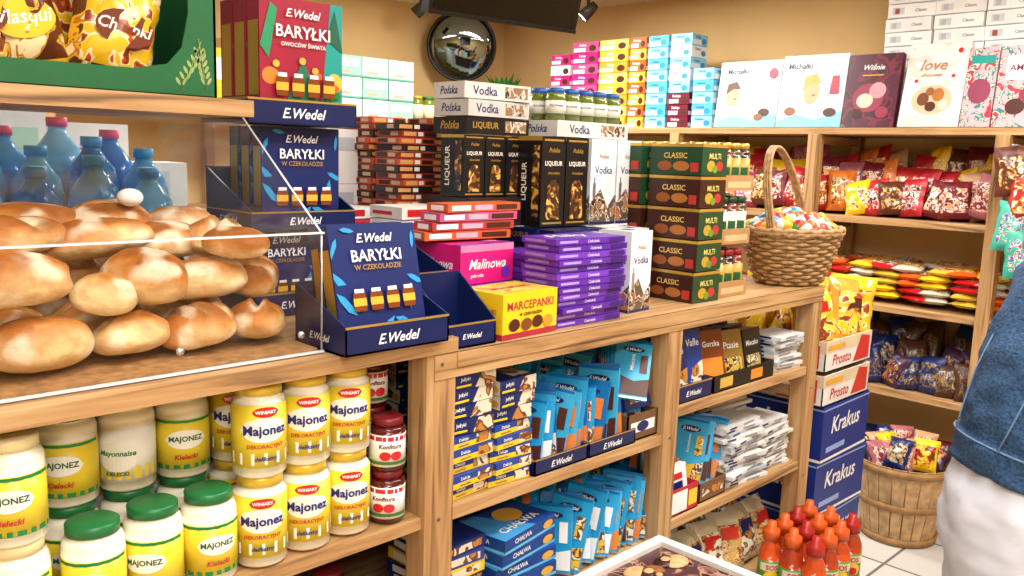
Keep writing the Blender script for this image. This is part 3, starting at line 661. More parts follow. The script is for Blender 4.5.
for k in range(10): carton(mb,1.965+random.uniform(-.008,.004),1.025+random.uniform(-.008,.01),.761+.009*k,.125,.09,.0085,wbm[k%3],front=[('r',.2,.2,.7,.8,grey)],left=[('r',.2,.2,.7,.8,navy)],rz=random.uniform(-10,10))
for k in range(17): carton(mb,1.765+random.uniform(-.012,.012),1.025+random.uniform(-.008,.01),.505+.0088*k,.17,.09,.0082,wbm[k%3],front=[('r',.1,.2,.3,.8,navy),('r',.5,.2,.8,.8,grey)],left=[('r',.2,.2,.7,.8,red)],rz=random.uniform(-10,10))
for k in range(17): carton(mb,1.80+random.uniform(-.012,.012),1.14+random.uniform(-.008,.01),.505+.0095*k,.25,.12,.009,wbm[k%3],front=[('r',.1,.2,.3,.8,navy)],rz=random.uniform(-6,6))
for k in range(14): carton(mb,1.94+random.uniform(-.008,.006),1.035+random.uniform(-.01,.01),.505+.0088*k,.145,.09,.0082,wbm[k%2],front=[('r',.1,.2,.3,.8,navy),('r',.5,.2,.8,.8,grey)],rz=random.uniform(-8,8))
mb.done('white_chocolate_bars')
mb=MB()
sbars(mb,1.54,1.17,.505,11,.0195,.085,.165,.009,41,12)
sbars(mb,1.54,1.27,.505,12,.0195,.085,.19,.009,42,8)
sbars(mb,1.67,1.08,.53,5,.018,.08,.15,.009,43,20)
mb.done('blue_chocolate_bars')
mb=MB()
tray(mb,1.522,1.015,.505,.11,.09,.06,mat('#B5202A'),front=[('r',.05,.1,.6,.9,white),('r',.65,.2,.95,.8,mat('#F0C030'))],left=[('r',.1,.1,.9,.8,white)])
for k in range(3): carton(mb,1.535,1.03+.02*k,.51,.085,.016,.095,[white,red][k%2],rx=-10,front=[('r',.2,.2,.8,.6,navy),('r',.2,.65,.8,.8,red)])
tray(mb,1.645,1.02,.505,.11,.10,.045,mat('#6B4A30'),front=[('r',.1,.3,.9,.7,cook)])
mb.done('cardboard_display_tray')
mb=MB(); cb=printed(['#C49C58','#D8C79A','#8A5626','#B2342A'],60,rough=.15); cl=mat('#C8BC9C',.12,coat=.6)
for i in range(7):
    for r_ in range(2): bag(mb,T(1.56+i*.082,1.07+r_*.12,.24)@R('Z',random.uniform(-45,5))@R('X',-20),.10,.15+.04*r_,.06,cl,[cb,cook][i%2],i+r_*5,label=[('r',.25,.55,.75,.75,[red,mat('#C9362A'),navy][i%3])])
for i in range(7):
    for r_ in range(2): bag(mb,T(.93+i*.082,1.07+r_*.12,.222)@R('Z',random.uniform(-45,5))@R('X',-15),.10,.17,.06,cl,[cb,wy][i%2],i+r_*5)
mb.done('cookie_bags')
mb=MB(); fill=[navy,mat('#1B3A8A'),mat('#5A2B16'),aquad,maroon,mat('#A9832A'),mat('#2B2B33'),aqua]
for (xa_,xb_,z,h) in ((.89,1.46,.711,.215),(1.52,2.09,.761,.165),(.89,1.46,.474,.19),(1.52,2.09,.505,.20)):
    x=xa_
    while x<xb_-.05:
        w=random.uniform(.05,.09); carton(mb,x,1.49,z,min(w,xb_-x),.10,h*random.uniform(.8,1.0),random.choice(fill),front=[('r',.15,.2,.85,.6,random.choice([white,cook,yellow,gold])),('r',.1,.7,.9,.85,random.choice([white,navy,red]))]); x+=w+.004
mb.done('stock_cartons')

# ------------------------------------------------------------------ end-of-aisle stack
mb=MB(); blu=mat('#172F80',.4)
for k in range(4):
    it=[('t','Krakus',.5,.62,.36,white,.62,.2),('r',.0,.0,1,.05,white),('r',.1,.15,.5,.25,mat('#8FA6E0')),('r',0,.93,1,.96,mat('#8FA6E0'))]
    carton(mb,2.20,1.0,.0+.158*k,.30,.36,.156,blu,front=it,left=it,rz=[0,1,-1,1][k])
mb.done('blue_cartons')
mb=MB()
for k in range(2):
    it=[('r',0,.6,1,1,mat('#D2BDA0')),('t','Prosto',.35,.35,.36,red,.4,.2),('p',[(.6,.1),(.95,.1),(.95,.85),(.75,.95)],mat('#C2322A')),('r',.05,.7,.4,.85,mat('#D9A02A'))]
    tray(mb,2.19+.02*k,1.0+.01*k,.634+.09*k,.29,.34,.085,mat('#D9D6CF',.5),front=it,left=it)
    box(mb,2.22,1.02,.64+.09*k,2.47,1.32,.71+.09*k,mat('#D0B26A',.5))
mb.done('snack_trays')
mb=MB()
for i in range(12): bag(mb,T(2.235+.075*(i%4),1.05+.09*(i//4)+.02*(i%2),.775)@R('Z',-35+random.uniform(-35,35))@R('X',random.uniform(-30,-6))@R('Y',random.uniform(-15,15)),.13,.19,.08,mat('#D2962A',.2,coat=.7) if i%3 else yb,wy,i+30,label=[('r',.3,.55,.7,.7,[red,mat('#C9541E'),brown][i%3])] )
mb.done('puffed_snack_bags')
mb=MB(); sau=mat('#C8481A',.12,coat=.6,var=.2,scale=40); sau2=mat('#A83818',.12,coat=.6); cap=mat('#D2581C',.35); cap2=mat('#A8241C',.35); glb=mat('#4E8A2E',.35)
plat=MB(); box(plat,1.87,.82,0,2.14,1.0,.215,kraft); box(plat,1.87,.816,.03,2.14,.82,.19,mat('#9C6A3C')); plat.done('cardboard_crate')
for i in range(4):
    for j in range(3):
        x=1.903+i*.066; y=.852+j*.058
        sb=[sau,sau2][(i+j)%2]; cp_=[cap,cap2][(i+2*j)%3==0]
        lathe(mb,[(0,0),(.026,0),(.028,.006),(.028,.03),(.0284,.03),(.0284,.095),(.028,.095),(.027,.115),(.019,.135),(.017,.145),(.021,.145),(.021,.170),(.012,.175),(.010,.19),(.0,.19)],[sb,sb,sb,glb,glb,glb,sb,sb,sb,cp_,cp_,cp_,cp_,cp_],T(x,y,.217),n=20)
        wrap(mb,x,y,.217,.0286,-2.4,[('r',-.03,.07,.03,.09,mat('#D8D2B8')),('e',0,.055,.02,.016,yellow),('e',.0,.05,.012,.01,red),('t','SOS',0,.08,.03,red)],1)
mb.done('sauce_bottles')
mb=MB(); x0,y0,x1,y1,zt=.72,.60,1.385,.945,.535
fr=mat('#D9D6CF',.3)
box(mb,x0,y0,zt-.05,x1,y1,zt-.012,fr)
for a in ((x0,y0,x1,y0+.022),(x0,y1-.022,x1,y1),(x0,y0+.022,x0+.022,y1-.022),(x1-.022,y0+.022,x1,y1-.022)): box(mb,a[0],a[1],zt-.012,a[2],a[3],zt,fr)
box(mb,x0+.022,y0+.022,zt-.012,x1-.022,y1-.022,zt-.010,printed(['#4A2A30','#7A4A42','#A98068','#2B1614'],20))
for a in ((x0+.02,y0+.02),(x1-.06,y0+.02),(x0+.02,y1-.06),(x1-.06,y1-.06)): box(mb,a[0],a[1],0,a[0]+.04,a[1]+.04,zt-.05,fr)
cm=[mat('#5A2E16',.4,var=.3,scale=80),mat('#8A5226',.5,var=.3,scale=80),mat('#C79A68',.5,var=.2,scale=80),mat('#3A1C10',.3)]
for i in range(90):
    x=random.uniform(x0+.05,x1-.05); y=random.uniform(y0+.05,y1-.05); m_=cm[random.randrange(4)]; q=random.uniform(.7,1.4)
    ball(mb,(x,y,zt-.008),.022*q,.017*q,.006,m_,n=14,k=6)
    if i%2: ball(mb,(x,y,zt-.004),.010*q,.008*q,.004,cm[2],n=8,k=4)
mb.done('cookie_display_table',bevel=.001)

# ------------------------------------------------------------------ back wall goods
XB=3.22
mb=MB()
def wstack(y0,y1,z,h,n,m,it,x=XB,dx=.12):
    for k in range(n): carton(mb,x,y0,z+h*k,dx,y1-y0-.004,h-.002,m[k%len(m)],left=it[k%len(it)],front=it[k%len(it)],rz=random.uniform(-1.5,1.5))
Zs=1.421
pk=[('r',.05,.1,.5,.45,white),('t','Delicje',.4,.7,.3,white,.5),('e',.78,.4,.14,.3,brown)]
bl_=[('r',.05,.1,.6,.5,mat('#DCE6E8')),('t','Delicje',.4,.72,.3,navy,.5),('e',.75,.4,.15,.25,mat('#2E86C0'))]
wstack(2.70,2.86,Zs,.05,8,[pink,mat('#C0467A')],[pk])
wstack(2.52,2.69,Zs,.05,8,[mat('#D9AE32'),mat('#E2C45A'),mat('#C9902A')],[pk])
wstack(2.42,2.51,Zs,.05,8,[mat('#D9AE32'),orange],[pk])
wstack(2.30,2.41,Zs,.05,8,[lightblue,mat('#4FB0E0')],[bl_]); wstack(2.18,2.29,Zs,.05,3,[maroon],[pk])
wstack(2.18,2.29,Zs+.15,.05,5,[lightblue,white],[bl_])
wstack(2.06,2.165,Zs,.05,5,[lightblue,mat('#4FB0E0')],[bl_])
wstack(2.87,3.0,Zs,.05,7,[pink,mint],[pk])
mb.done('small_chocolate_boxes')
mb=MB()
def face(y0,y1,h,m,items,rx=8,x=XB):
    w=y1-y0; M=T(x+.02,(y0+y1)/2,Zs)@R('Z',-90)@R('X',-rx)
    box(mb,-w/2,-.015,0,w/2,.015,h,m,M); decor(mb,M,(-w/2,-.015,0),(w,0,0),(0,0,h),(0,-1,0),items)
snow=printed(['#D5DEE2','#B4CCD8','#E4E8E8','#9AB8C8'],9)
skf=mat('#D8A47A')
wb=[('r',0,0,1,1,snow),('r',.04,.72,.55,.96,white),('p',[(0,0),(1,0),(1,.22),(.6,.10),(.3,.18),(0,.08)],mat('#7FB5D0')),('e',.26,.46,.11,.15,skf),('p',[(.14,.5),(.16,.66),(.3,.70),(.38,.58),(.26,.58)],mat('#5A3A20')),('e',.30,.43,.03,.012,mat('#A84A40')),('p',[(.5,.3),(.68,.3),(.64,.66),(.54,.68)],mat('#C4D4DC')),('t','Michałki',.3,.85,.08,navy,.4),('e',.80,.22,.09,.06,mat('#4A2A1A')),('e',.72,.15,.07,.05,mat('#8A5A34')),('e',.88,.8,.07,.08,mat('#A8384A'))]
wb2=wb[:3]+[('e',.5,.48,.12,.17,skf),('p',[(.36,.5),(.38,.7),(.55,.74),(.64,.6),(.5,.6)],mat('#C9A04A')),('e',.54,.44,.03,.012,mat('#A84A40')),('t','Michałki',.28,.85,.08,navy,.4),('e',.82,.2,.1,.06,mat('#4A2A1A')),('e',.2,.22,.09,.06,mat('#8A5A34')),('p',[(.78,.45),(.92,.45),(.9,.7),(.8,.7)],mat('#A8384A'))]
face(1.77,2.05,.27,white,wb); face(1.50,1.765,.28,white,wb2)
face(1.30,1.495,.27,mat('#4A1228'),[('r',0,0,1,1,printed(['#4A1228','#6A1A34','#38101E'],12)),('e',.45,.40,.30,.20,mat('#8A3048')),('e',.62,.5,.16,.11,mat('#C98A90')),('e',.40,.36,.16,.10,mat('#D8BCA8')),('e',.75,.2,.12,.08,mat('#8A2A40')),('e',.28,.18,.1,.07,mat('#3A1A14')),('t','Wiśnie',.5,.82,.08,white,.6,.3),('r',.3,.7,.7,.715,gold)])
face(1.08,1.285,.30,white,[('r',0,0,1,1,printed(['#DEDAD2','#CFC6BC','#E6E4DE'],8)),('e',.5,.32,.34,.18,mat('#C8B090')),('e',.36,.33,.1,.08,mat('#6B3A1E')),('e',.6,.38,.1,.08,mat('#A5662A')),('e',.5,.24,.09,.06,mat('#4A2213')),('e',.7,.26,.08,.06,mat('#E0D0B0')),('e',.46,.42,.07,.05,mat('#8A5226')),('t','love',.45,.74,.13,mat('#A87A5A'),.55,.3),('t','chocolates',.45,.62,.04,mat('#A87A5A'),.5,.3),('e',.85,.9,.04,.03,red),('e',.2,.55,.03,.02,red),('e',.8,.6,.03,.02,red)],rx=12)
am=printed(['#D8A8B0','#2F8078','#D8D0C0','#B2324A'],25)
face(.98,1.075,.27,mat('#C890A0'),[('r',0,0,1,1,am),('e',.5,.45,.38,.16,mat('#8A3A54')),('r',.1,.8,.9,.9,teal)])
face(.76,.975,.27,am,[('r',.1,.58,.9,.88,mat('#E6DCD4')),('t','AMORETTA',.5,.73,.10,maroon,.7),('e',.3,.25,.14,.1,brown),('e',.6,.22,.14,.1,mat('#C79A68')),('e',.45,.4,.12,.08,mat('#8A2A40'))]); face(.5,.75,.27,am,[('r',.15,.55,.9,.9,mat('#E6DCD4')),('t','AMORETTA',.52,.72,.12,maroon,.7)])
mb.done('gift_chocolate_boxes')
mb=MB()
for r_ in range(12):
    for c in range(5):
        carton(mb,3.37,.55+c*.175,Zs+.051*r_,.15,.168,.049,[mat('#F0F0EE'),mat('#E8E8E6')][(r_+c)%2],left=[('r',.1,.25,.35,.75,mat('#C9CCD2')),('r',.15,.3,.25,.7,mat('#A84A40') if (r_+c)%4==0 else mat('#B0B2B6')),('t','Classic',.7,.5,.22,mat('#7A7E86'),.28),('r',.02,.0,.98,.05,mat('#B8BCC2'))],rz=random.uniform(-4,4))
mb.done('white_carton_stack')
mb=MB()
for c in range(3):
    for r_ in range(3): carton(mb,2.22+c*.15,3.38,Zs+.095*r_,.145,.15,.092,[mint,mat('#D5E1DA'),mat('#98C9B2')][(r_+c)%3],front=[('r',.1,.5,.9,.85,white),('r',.2,.15,.6,.3,mat('#E2A890')),('r',0,0,1,.08,mat('#5FA890'))],rz=random.uniform(-2,2))
for c in range(14): carton(mb,.3+c*.13,3.4,Zs,.12,.14,.2+.05*(c%3),[white,mint,yellow,mat('#D9B88A')][c%4],front=[('r',.1,.5,.9,.85,white)])
mb.done('mint_tea_boxes')
mb=MB(); pkl=mat('#6E7A24',.12,coat=.5)
for i in range(6): jar(mb,2.71+i*.072,3.41,Zs,.033,.13,pkl,mat('#D6D0B2',.4),[mat('#C9A23A'),mat('#2B7A3A')][i%2],[],-2.3)
for i in range(6):
    for j in range(3): jar(mb,3.27+.07*j,2.82-.075*i,1.094,.032,.14,pkl,mat('#D6D0B2',.4),[mat('#C9A23A'),mat('#2B7A3A')][i%2],[],-2.6)
mb.done('pickle_jars')
cols=[(mat('#A81C1E'),printed(['#A8201E','#D9A830','#E8E0D0'],40)),(mat('#983058'),printed(['#D2CCC2','#A02454','#D090A0'],40)),(yellow,printed(['#E3B81E','#B81E1E','#5A2B12'],40)),(mat('#A86068'),printed(['#7A2030','#D4CAB8','#C06030'],45)),(mat('#5A2A1A'),printed(['#5A2A1A','#C08830','#D8CAAC'],45)),(mat('#B9906A'),printed(['#C8B098','#8A4A2A','#B23A2A'],45)),(mat('#6A1A22'),printed(['#7A1A22','#D8CEC4','#C99040'],45)),(mat('#C86A20'),printed(['#D07828','#6A2A14','#F0D8A0'],45)),(mat('#B01C24'),printed(['#B01C24','#E0D8C8','#3A1410'],45)),(yellow,printed(['#E3B81E','#F0E4B0','#8A3A16'],40))]
blues=[(navy,printed(['#14235C','#A9843A','#B8B0A0'],45)),(mat('#1B2A5A'),printed(['#1B2A5A','#90702A','#3A2540'],45)),(mat('#3A1C3A'),printed(['#3A1C3A','#B9832A','#92323A'],45)),(mat('#4A2A1A'),printed(['#4A2A1A','#90702A','#1B2A5A'],45))]
greens=[(mat('#3FA08A'),printed(['#3FA08A','#D4D4CE','#B8405A','#1E6BA0'],45)),(mat('#A81C1E'),printed(['#A8201E','#D9A830','#E8E0D0'],45))]
k=0
mb=MB()
for y in [x*.07+.30 for x in range(28)]:
    if abs(y-.92)<.03: continue
    for r_ in range(3):
        c=random.choice(cols); k+=1
        bag(mb,T(3.265+.08*r_,y+random.uniform(-.015,.015),1.094+.02*random.random())@R('Z',-90+random.uniform(-35,35))@R('X',-12)@R('Y',random.uniform(-14,14)),.105,random.uniform(.12,.16)+.055*r_,.06,c[0],c[1],k)
mb.done('candy_bags')
mb=MB()
wp=[printed(['#E0B62A','#B8281E','#EFE3B8'],45),printed(['#B8281E','#E0B62A','#E8E4DC'],45),printed(['#C9A020','#6A3A16','#EFE3B8'],45),printed(['#D8D0C0','#B8281E','#2A6A3A'],45)]
for q,y in enumerate([x*.095+.34 for x in range(16)]):
    for L in range(5):
        for r_ in range(2):
            c=[yellow,mat('#D8B23A'),red,orange,mat('#C9C2B0')][(q*3+L//2)%5]
            bag(mb,T(3.235+.15*r_,y+random.uniform(-.018,.018),.79+.026*L+.016)@R('Z',-90+random.uniform(-22,22))@R('X',-88),.105,.15,.030,c,wp[(q+L//3)%4],int(y*100)+L)
mb.done('wafer_packets')
mb=MB()
for y in [x*.07+.32 for x in range(22)]:
    for r_ in range(3):
        c=random.choice(blues); k+=1
        bag(mb,T(3.25+.09*r_,y,.466)@R('Z',-90+random.uniform(-35,35))@R('X',-18)@R('Y',random.uniform(-14,14)),.10,random.uniform(.11,.15)+.05*r_,.06,c[0],c[1],k)
mb.done('chocolate_candy_bags')
mb=MB()
for i,(y,z,c) in enumerate(((.84,1.20,cols[4]),(.80,1.12,cols[0]),(.83,1.02,greens[0]),(.78,.94,greens[0]),(.74,1.19,cols[3]),(.72,1.05,greens[0]))):
    bag(mb,T(3.12-.012*i,y,z)@R('Z',-70)@R('X',-6)@R('Y',random.uniform(-12,12)),.13,.16,.05,c[0],c[1],i+60)
for y in (.86,.76): tube(mb,[(3.19,y,1.36),(3.08,y,1.36)],.004,silver)
for y in (.70,.82): tube(mb,[(3.12,y,1.36),(3.12,y,.98)],.0015,silver)
mb.done('hanging_candy_bags')
mb=MB(); sl=mat('#B8966A',.7,var=.3,scale=30); cx,cy=3.03,1.07
for i in range(22):
    a=2*math.pi*i/22; w=.0185
    M=T(cx,cy,0)@R('Z',math.degrees(a))
    mb.add([(.112,-w*.80,.004),(.112,w*.80,.004),(.160,w*1.15,.285),(.160,-w*1.15,.285),(.116,-w*.80,.004),(.116,w*.80,.004),(.164,w*1.15,.285),(.164,-w*1.15,.285)],BF,sl,M)
for z,r0,r1 in ((.015,.118,.122),(.14,.138,.143),(.268,.161,.166)):
    lathe(mb,[(r0,z-.012),(r0+.006,z-.012),(r1+.006,z+.012),(r1,z+.012)],mat('#9A7446',.7,var=.25,scale=30),T(cx,cy,0),n=40)
lathe(mb,[(0,.004),(.114,.004),(.114,.01),(0,.01)],sl,T(cx,cy,0))
for s in (-1,1): tube(mb,[(cx-.165*.7*s,cy+.165*.7*s,.26),(cx-.19*.7*s,cy+.19*.7*s,.30),(cx-.165*.7*s+.03,cy+.165*.7*s+.03,.26)],.004,silver)
mb.done('bushel_basket')
mb=MB()
for i in range(22):
    a=random.uniform(0,6.28); r0=random.uniform(.02,.10); c=random.choice(blues+cols[2:6])
    bag(mb,T(cx+r0*math.cos(a),cy+r0*math.sin(a),.235+.03*(i%2))@R('Z',-60+random.uniform(-40,40))@R('X',random.uniform(-60,-15)),.08,.11,.045,c[0],c[1],i+80)
ball(mb,(cx,cy,.17),.10,.10,.10,kraft)
mb.done('candy_packets')
mb=MB()
for i in range(12):
    c=random.choice(blues+cols); bag(mb,T(3.3+.08*(i%2),.4+.13*i,.0)@R('Z',-80+random.uniform(-20,20))@R('X',-14),.15,.26,.10,c[0],c[1],i+120)
mb.done('large_candy_bags')

# ------------------------------------------------------------------ mirror, tv, spots, plant
mb=MB(); c=Vector((3.09,3.52,1.835)); d=(Vector((0,0,1.28))-c).normalized(); q=d.to_track_quat('Z','Y').to_matrix().to_4x4(); M=T(*c)@q
mir=mat('#8A9698',.04,metal=1,var=.02)
lathe(mb,[(.172*math.sin(a),-.04+.05*math.cos(a)) for a in [math.pi/2*i/8 for i in range(9)][::-1]],mir,M,n=40)
lathe(mb,[(.17,-.05),(.182,-.05),(.185,-.03),(.180,-.015),(.170,-.015),(.17,-.05)],mat('#1C1814',.3),M,n=40)
lathe(mb,[(0,-.05),(.175,-.05)],black,M,n=40)
tube(mb,[M@Vector((0,0,-.05)),(3.2,3.745,1.86)],.012,black)
mb.done('convex_mirror')
mb=MB(); M=T(1.91,1.96,1.675)@R('Z',-8)@R('X',14); tvb=mat('#08080A',.35)
box(mb,-.30,-.02,0,.25,.02,.33,tvb,M); box(mb,-.285,-.0215,.015,.235,-.02,.315,mat('#050608',.15),M); box(mb,-.1,.02,.1,.1,.05,.22,mat('#1A1A1C',.4),M)
box(mb,-.30,-.024,0,.25,-.02,.010,mat('#1A1A1E',.3),M)
tube(mb,[(1.95,2.03,1.83),(1.95,2.08,2.049)],.018,black,n=10)
mb.done('wall_television')
for (x,y) in ((2.76,3.45),(3.30,2.84)):
    mb=MB(); M=T(x,y,1.975)@R('X',35)@R('Y',30)
    lathe(mb,[(0,.05),(.02,.05),(.026,.03),(.032,-.04),(.028,-.04)],mat('#3A3836',.4),M,n=18)
    lathe(mb,[(0,-.036),(.028,-.036)],mat('#FFF4DC',.4,emis=14,var=0),M,n=18)
    tube(mb,[(x,y,2.0),(x,y,2.049)],.008,mat('#3A3836',.4)); box(mb,x-.05,y-.015,2.035,x+.05,y+.015,2.049,mat('#E6E3DC',.4))
    mb.done('spotlight')
mb=MB(); lathe(mb,[(0,0),(.04,0),(.055,.10),(.05,.10),(0,.09)],mat('#7A4A2A',.6),T(3.3,3.42,Zs),n=18)
lf=mat('#2E7A24',.5,var=.3)
for i in range(90):
    a=random.uniform(0,6.28); l=random.uniform(.06,.17); e=random.uniform(.2,1.3)
    p=Vector((3.3,3.42,Zs+.10)); dirv=Vector((math.cos(a)*math.cos(e),math.sin(a)*math.cos(e),math.sin(e))); s=dirv.cross(Vector((0,0,1))).normalized()*.022
    tip=p+dirv*(l+.05); mid=p+dirv*l*.75+Vector((0,0,.02))
    mb.add([p,mid-s,tip,mid+s],[(0,1,2),(0,2,3)],lf)
mb.done('potted_plant')

# ------------------------------------------------------------------ person
def skin(vs,es,rs,sub=2,root=0):
    me=bpy.data.meshes.new('sk'); me.from_pydata(vs,es,[]); ob=bpy.data.objects.new('sk',me); sc.collection.objects.link(ob)
    ob.modifiers.new('s','SKIN')
    for i,r in enumerate(rs):
        me.skin_vertices[0].data[i].radius=(r,r) if not isinstance(r,tuple) else r
    me.skin_vertices[0].data[root].use_root=True
    ss=ob.modifiers.new('u','SUBSURF'); ss.levels=sub; ss.render_levels=sub
    bpy.context.view_layer.update(); dg=bpy.context.evaluated_depsgraph_get(); m2=bpy.data.meshes.new_from_object(ob.evaluated_get(dg))
    V_=[v.co.copy() for v in m2.vertices]; F_=[tuple(p.vertices) for p in m2.polygons]
    bpy.data.objects.remove(ob); return V_,F_
PM=T(1.526,.331,0)@R('Z',-42)
denim=mat('#274668',.85,var=.42,scale=150,bump=.5); denl=mat('#5F7C98',.8); pants=mat('#CED1DC',.75,var=.06,scale=8,bump=.2); skn=mat('#D9A688',.5); hair=mat('#3A241A',.6,var=.4,scale=60); shoe=mat('#E6E3DE',.5); sole=mat('#8A8680',.6)
B=[(0,0,.765,.10),(.03,0,.86,.095),(.07,0,.97,.10),(.11,0,1.07,.095),(.16,0,1.155,.05),(.195,0,1.205,.045)]
vs=[b[:3] for b in B]; rs=[b[3] for b in B]; es=[(i,i+1) for i in range(5)]; lab=['p','j','j','j','k','k']
for s in (-1,1):
    o=len(vs); L=[(-.0,s*.07,.70,.085,'p'),(.012,s*.078,.56,.072,'p'),(.02,s*.08,.40,.054,'p'),(.0,s*.082,.24,.05,'p'),(-.01,s*.084,.07,.04,'p'),(.03,s*.088,.035,.036,'s'),(.11,s*.095,.028,.032,'s')]
    for a in L: vs.append(a[:3]); rs.append(a[3]); lab.append(a[4])
    es.append((0,o)); es+=[(o+i,o+i+1) for i in range(6)]
    o=len(vs); A=[(.12,s*.13,1.09,.05,'j'),(.125,s*.165,1.0,.044,'j'),(.14,s*.185,.90,.038,'j'),(.23,s*.17,.84,.032,'j'),(.31,s*.145,.80,.024,'k')]
    for a in A: vs.append(a[:3]); rs.append(a[3]); lab.append(a[4])
    es.append((3,o)); es+=[(o+i,o+i+1) for i in range(4)]
V_,F_=skin(vs,es,rs)
mm={'p':pants,'j':denim,'k':skn,'s':shoe}; fm=[]
for f in F_:
    c=sum((V_[i] for i in f),Vector())/len(f); best=min(range(len(vs)),key=lambda i:(c-Vector(vs[i])).length-rs[i]*.6)
    fm.append(mm[lab[best]])
mb=MB(); mb.add(V_,F_,None,PM,True,fm=fm)
def loft(rings,m,n=28,fmf=None,Mx=PM,fold=0,seed=0,sub=6,stretch=(1,1,1)):
    if fold:
        rr=[]; src=[]
        N=len(rings)
        for k in range(N-1):
            p0,p1,p2,p3=[rings[max(0,min(N-1,k+q))] for q in (-1,0,1,2)]
            for q in range(sub):
                t=q/sub; cr=[]
                for w in range(3):
                    a0,a1,a2,a3=[Vector(z[w]) for z in (p0,p1,p2,p3)]
                    cr.append(a1.lerp(a2,t*t*(3-2*t)) if (a2-a1).length<.012 else .5*((2*a1)+(a2-a0)*t+(2*a0-5*a1+4*a2-a3)*t*t+(3*a1-a0-3*a2+a3)*t**3))
                rr.append(tuple(cr)); src.append(k)
        rr.append(rings[-1]); src.append(N-2); rings=rr; n=72
    vs=[];fs=[];fm=[]
    for k,(c,ax,ay) in enumerate(rings):
        for i in range(n):
            a=2*math.pi*i/n; d=Vector(ax)*math.cos(a)+Vector(ay)*math.sin(a); p=Vector(c)+d
            if fold:
                q=Vector((p.x*stretch[0],p.y*stretch[1],p.z*stretch[2]))
                nz=1-abs(noise.noise(q*9+Vector((seed,0,0))))*2.4+.7*(1-abs(noise.noise(q*22+Vector((seed,3,0))))*2.4)
                p=p+d.normalized()*fold*(nz-.8)
            vs.append(p)
    for k in range(len(rings)-1):
        for i in range(n): fs.append((k*n+i,k*n+(i+1)%n,(k+1)*n+(i+1)%n,(k+1)*n+i)); fm.append(fmf(src[k] if fold else k) if fmf else m)
    mb.add(vs,fs,None,Mx,True,fm=fm)
loft([((-.006,0,.60),(.097,0,0),(0,.125,0)),((-.014,0,.68),(.116,0,0),(0,.145,0)),((-.012,0,.75),(.120,0,0),(0,.15,0)),((-.002,0,.81),(.111,0,.0),(0,.142,0)),((.012,0,.87),(.095,0,0),(0,.13,0))],pants,fold=.005,seed=4,stretch=(1,1,2))
for s in (-1,1):
    loft([((-.006,s*.070,.71),(.098,0,0),(0,.076,0)),((.004,s*.075,.60),(.09,0,0),(0,.074,0)),((.014,s*.08,.48),(.073,0,0),(0,.066,0)),((.018,s*.082,.38),(.061,0,0),(0,.059,0)),((.0,s*.084,.25),(.057,0,0),(0,.055,0)),((-.008,s*.086,.12),(.05,0,0),(0,.05,0)),((-.008,s*.086,.055),(.05,0,0),(0,.05,0)),((-.008,s*.086,.056),(.042,0,0),(0,.042,0))],pants,fold=.005,seed=s*7,stretch=(1,1,2))
def tr(c,fx,fy,tilt): 
    t_=math.radians(tilt); return (c,(fx*math.cos(t_),0,-fx*math.sin(t_)),(0,fy,0))
jr=[tr((.0,0,.800),.110,.146,6),tr((.0,0,.805),.120,.154,6),tr((.002,0,.838),.121,.155,10),tr((.004,0,.844),.116,.150,10),tr((.014,0,.88),.119,.154,14),tr((.036,0,.95),.124,.162,18),tr((.063,0,1.02),.128,.174,22),tr((.088,0,1.08),.124,.182,26),tr((.115,0,1.125),.106,.165,28),tr((.14,0,1.155),.076,.11,30),tr((.160,0,1.175),.058,.068,32),tr((.156,0,1.205),.068,.072,30),tr((.151,0,1.185),.076,.082,30)]
loft(jr,denim,fold=.008,seed=2,stretch=(1,1,1.4))
for s in (-1,1):
    pts=[Vector((.10,s*.135,1.115)),Vector((.105,s*.172,1.05)),Vector((.11,s*.187,.97)),Vector((.12,s*.196,.90)),Vector((.17,s*.19,.855)),Vector((.24,s*.172,.83)),Vector((.28,s*.158,.812))]
    rr=[.062,.068,.060,.055,.052,.045,.040]; rg=[]
    for i,p in enumerate(pts):
        tdir=(pts[min(i+1,6)]-pts[max(i-1,0)]).normalized(); a=tdir.cross(Vector((0,1,0))).normalized(); b=a.cross(tdir)
        rg.append((p,a*rr[i],b*rr[i]))
    rg.append((pts[-1],rg[-1][1]*.75,rg[-1][2]*.75)); loft(rg,denim,fold=.008,seed=s*5,stretch=(1,1,1.8))
tube(mb,[PM@Vector((.003+.122*math.cos(a)*math.cos(.17),.156*math.sin(a),.842-.122*math.cos(a)*math.sin(.17))) for a in [2*math.pi*i/50 for i in range(50)]],.0016,denl,closed=True)
for yy in (-.07,.07): tube(mb,[PM@Vector(p) for p in ((-.113,yy*.8,.86),(-.101,yy*.9,.90),(-.082,yy,.96),(-.058,yy,1.02))],.0014,denl)
hc=Vector((.225,0,1.285))
def headv():
    vs=[];fs=[];n=28;k=20
    for j in range(k+1):
        ph=-math.pi/2+math.pi*j/k
        for i in range(n):
            a=2*math.pi*i/n; x=math.cos(ph)*math.cos(a); y=math.cos(ph)*math.sin(a); z=math.sin(ph)
            X=x*.082; Y=y*.066; Zz=z*.1
            if z<0: X*=1-.18*(-z) ; Y*=1-.3*(-z)
            if x>.4: 
                X+=.02*math.exp(-((y/.14)**2+((z+.08)/.16)**2))
                X+=.005*math.exp(-((y/.3)**2+((z+.48)/.08)**2))
                X-=.008*(math.exp(-(((y-.36)/.15)**2+((z-.10)/.12)**2))+math.exp(-(((y+.36)/.15)**2+((z-.10)/.12)**2)))
                X+=.006*math.exp(-((y/.25)**2+((z+.8)/.15)**2))
            vs.append((X,Y,Zz))
    for j in range(k):
        for i in range(n): fs.append((j*n+i,j*n+(i+1)%n,(j+1)*n+(i+1)%n,(j+1)*n+i))
    return vs,fs
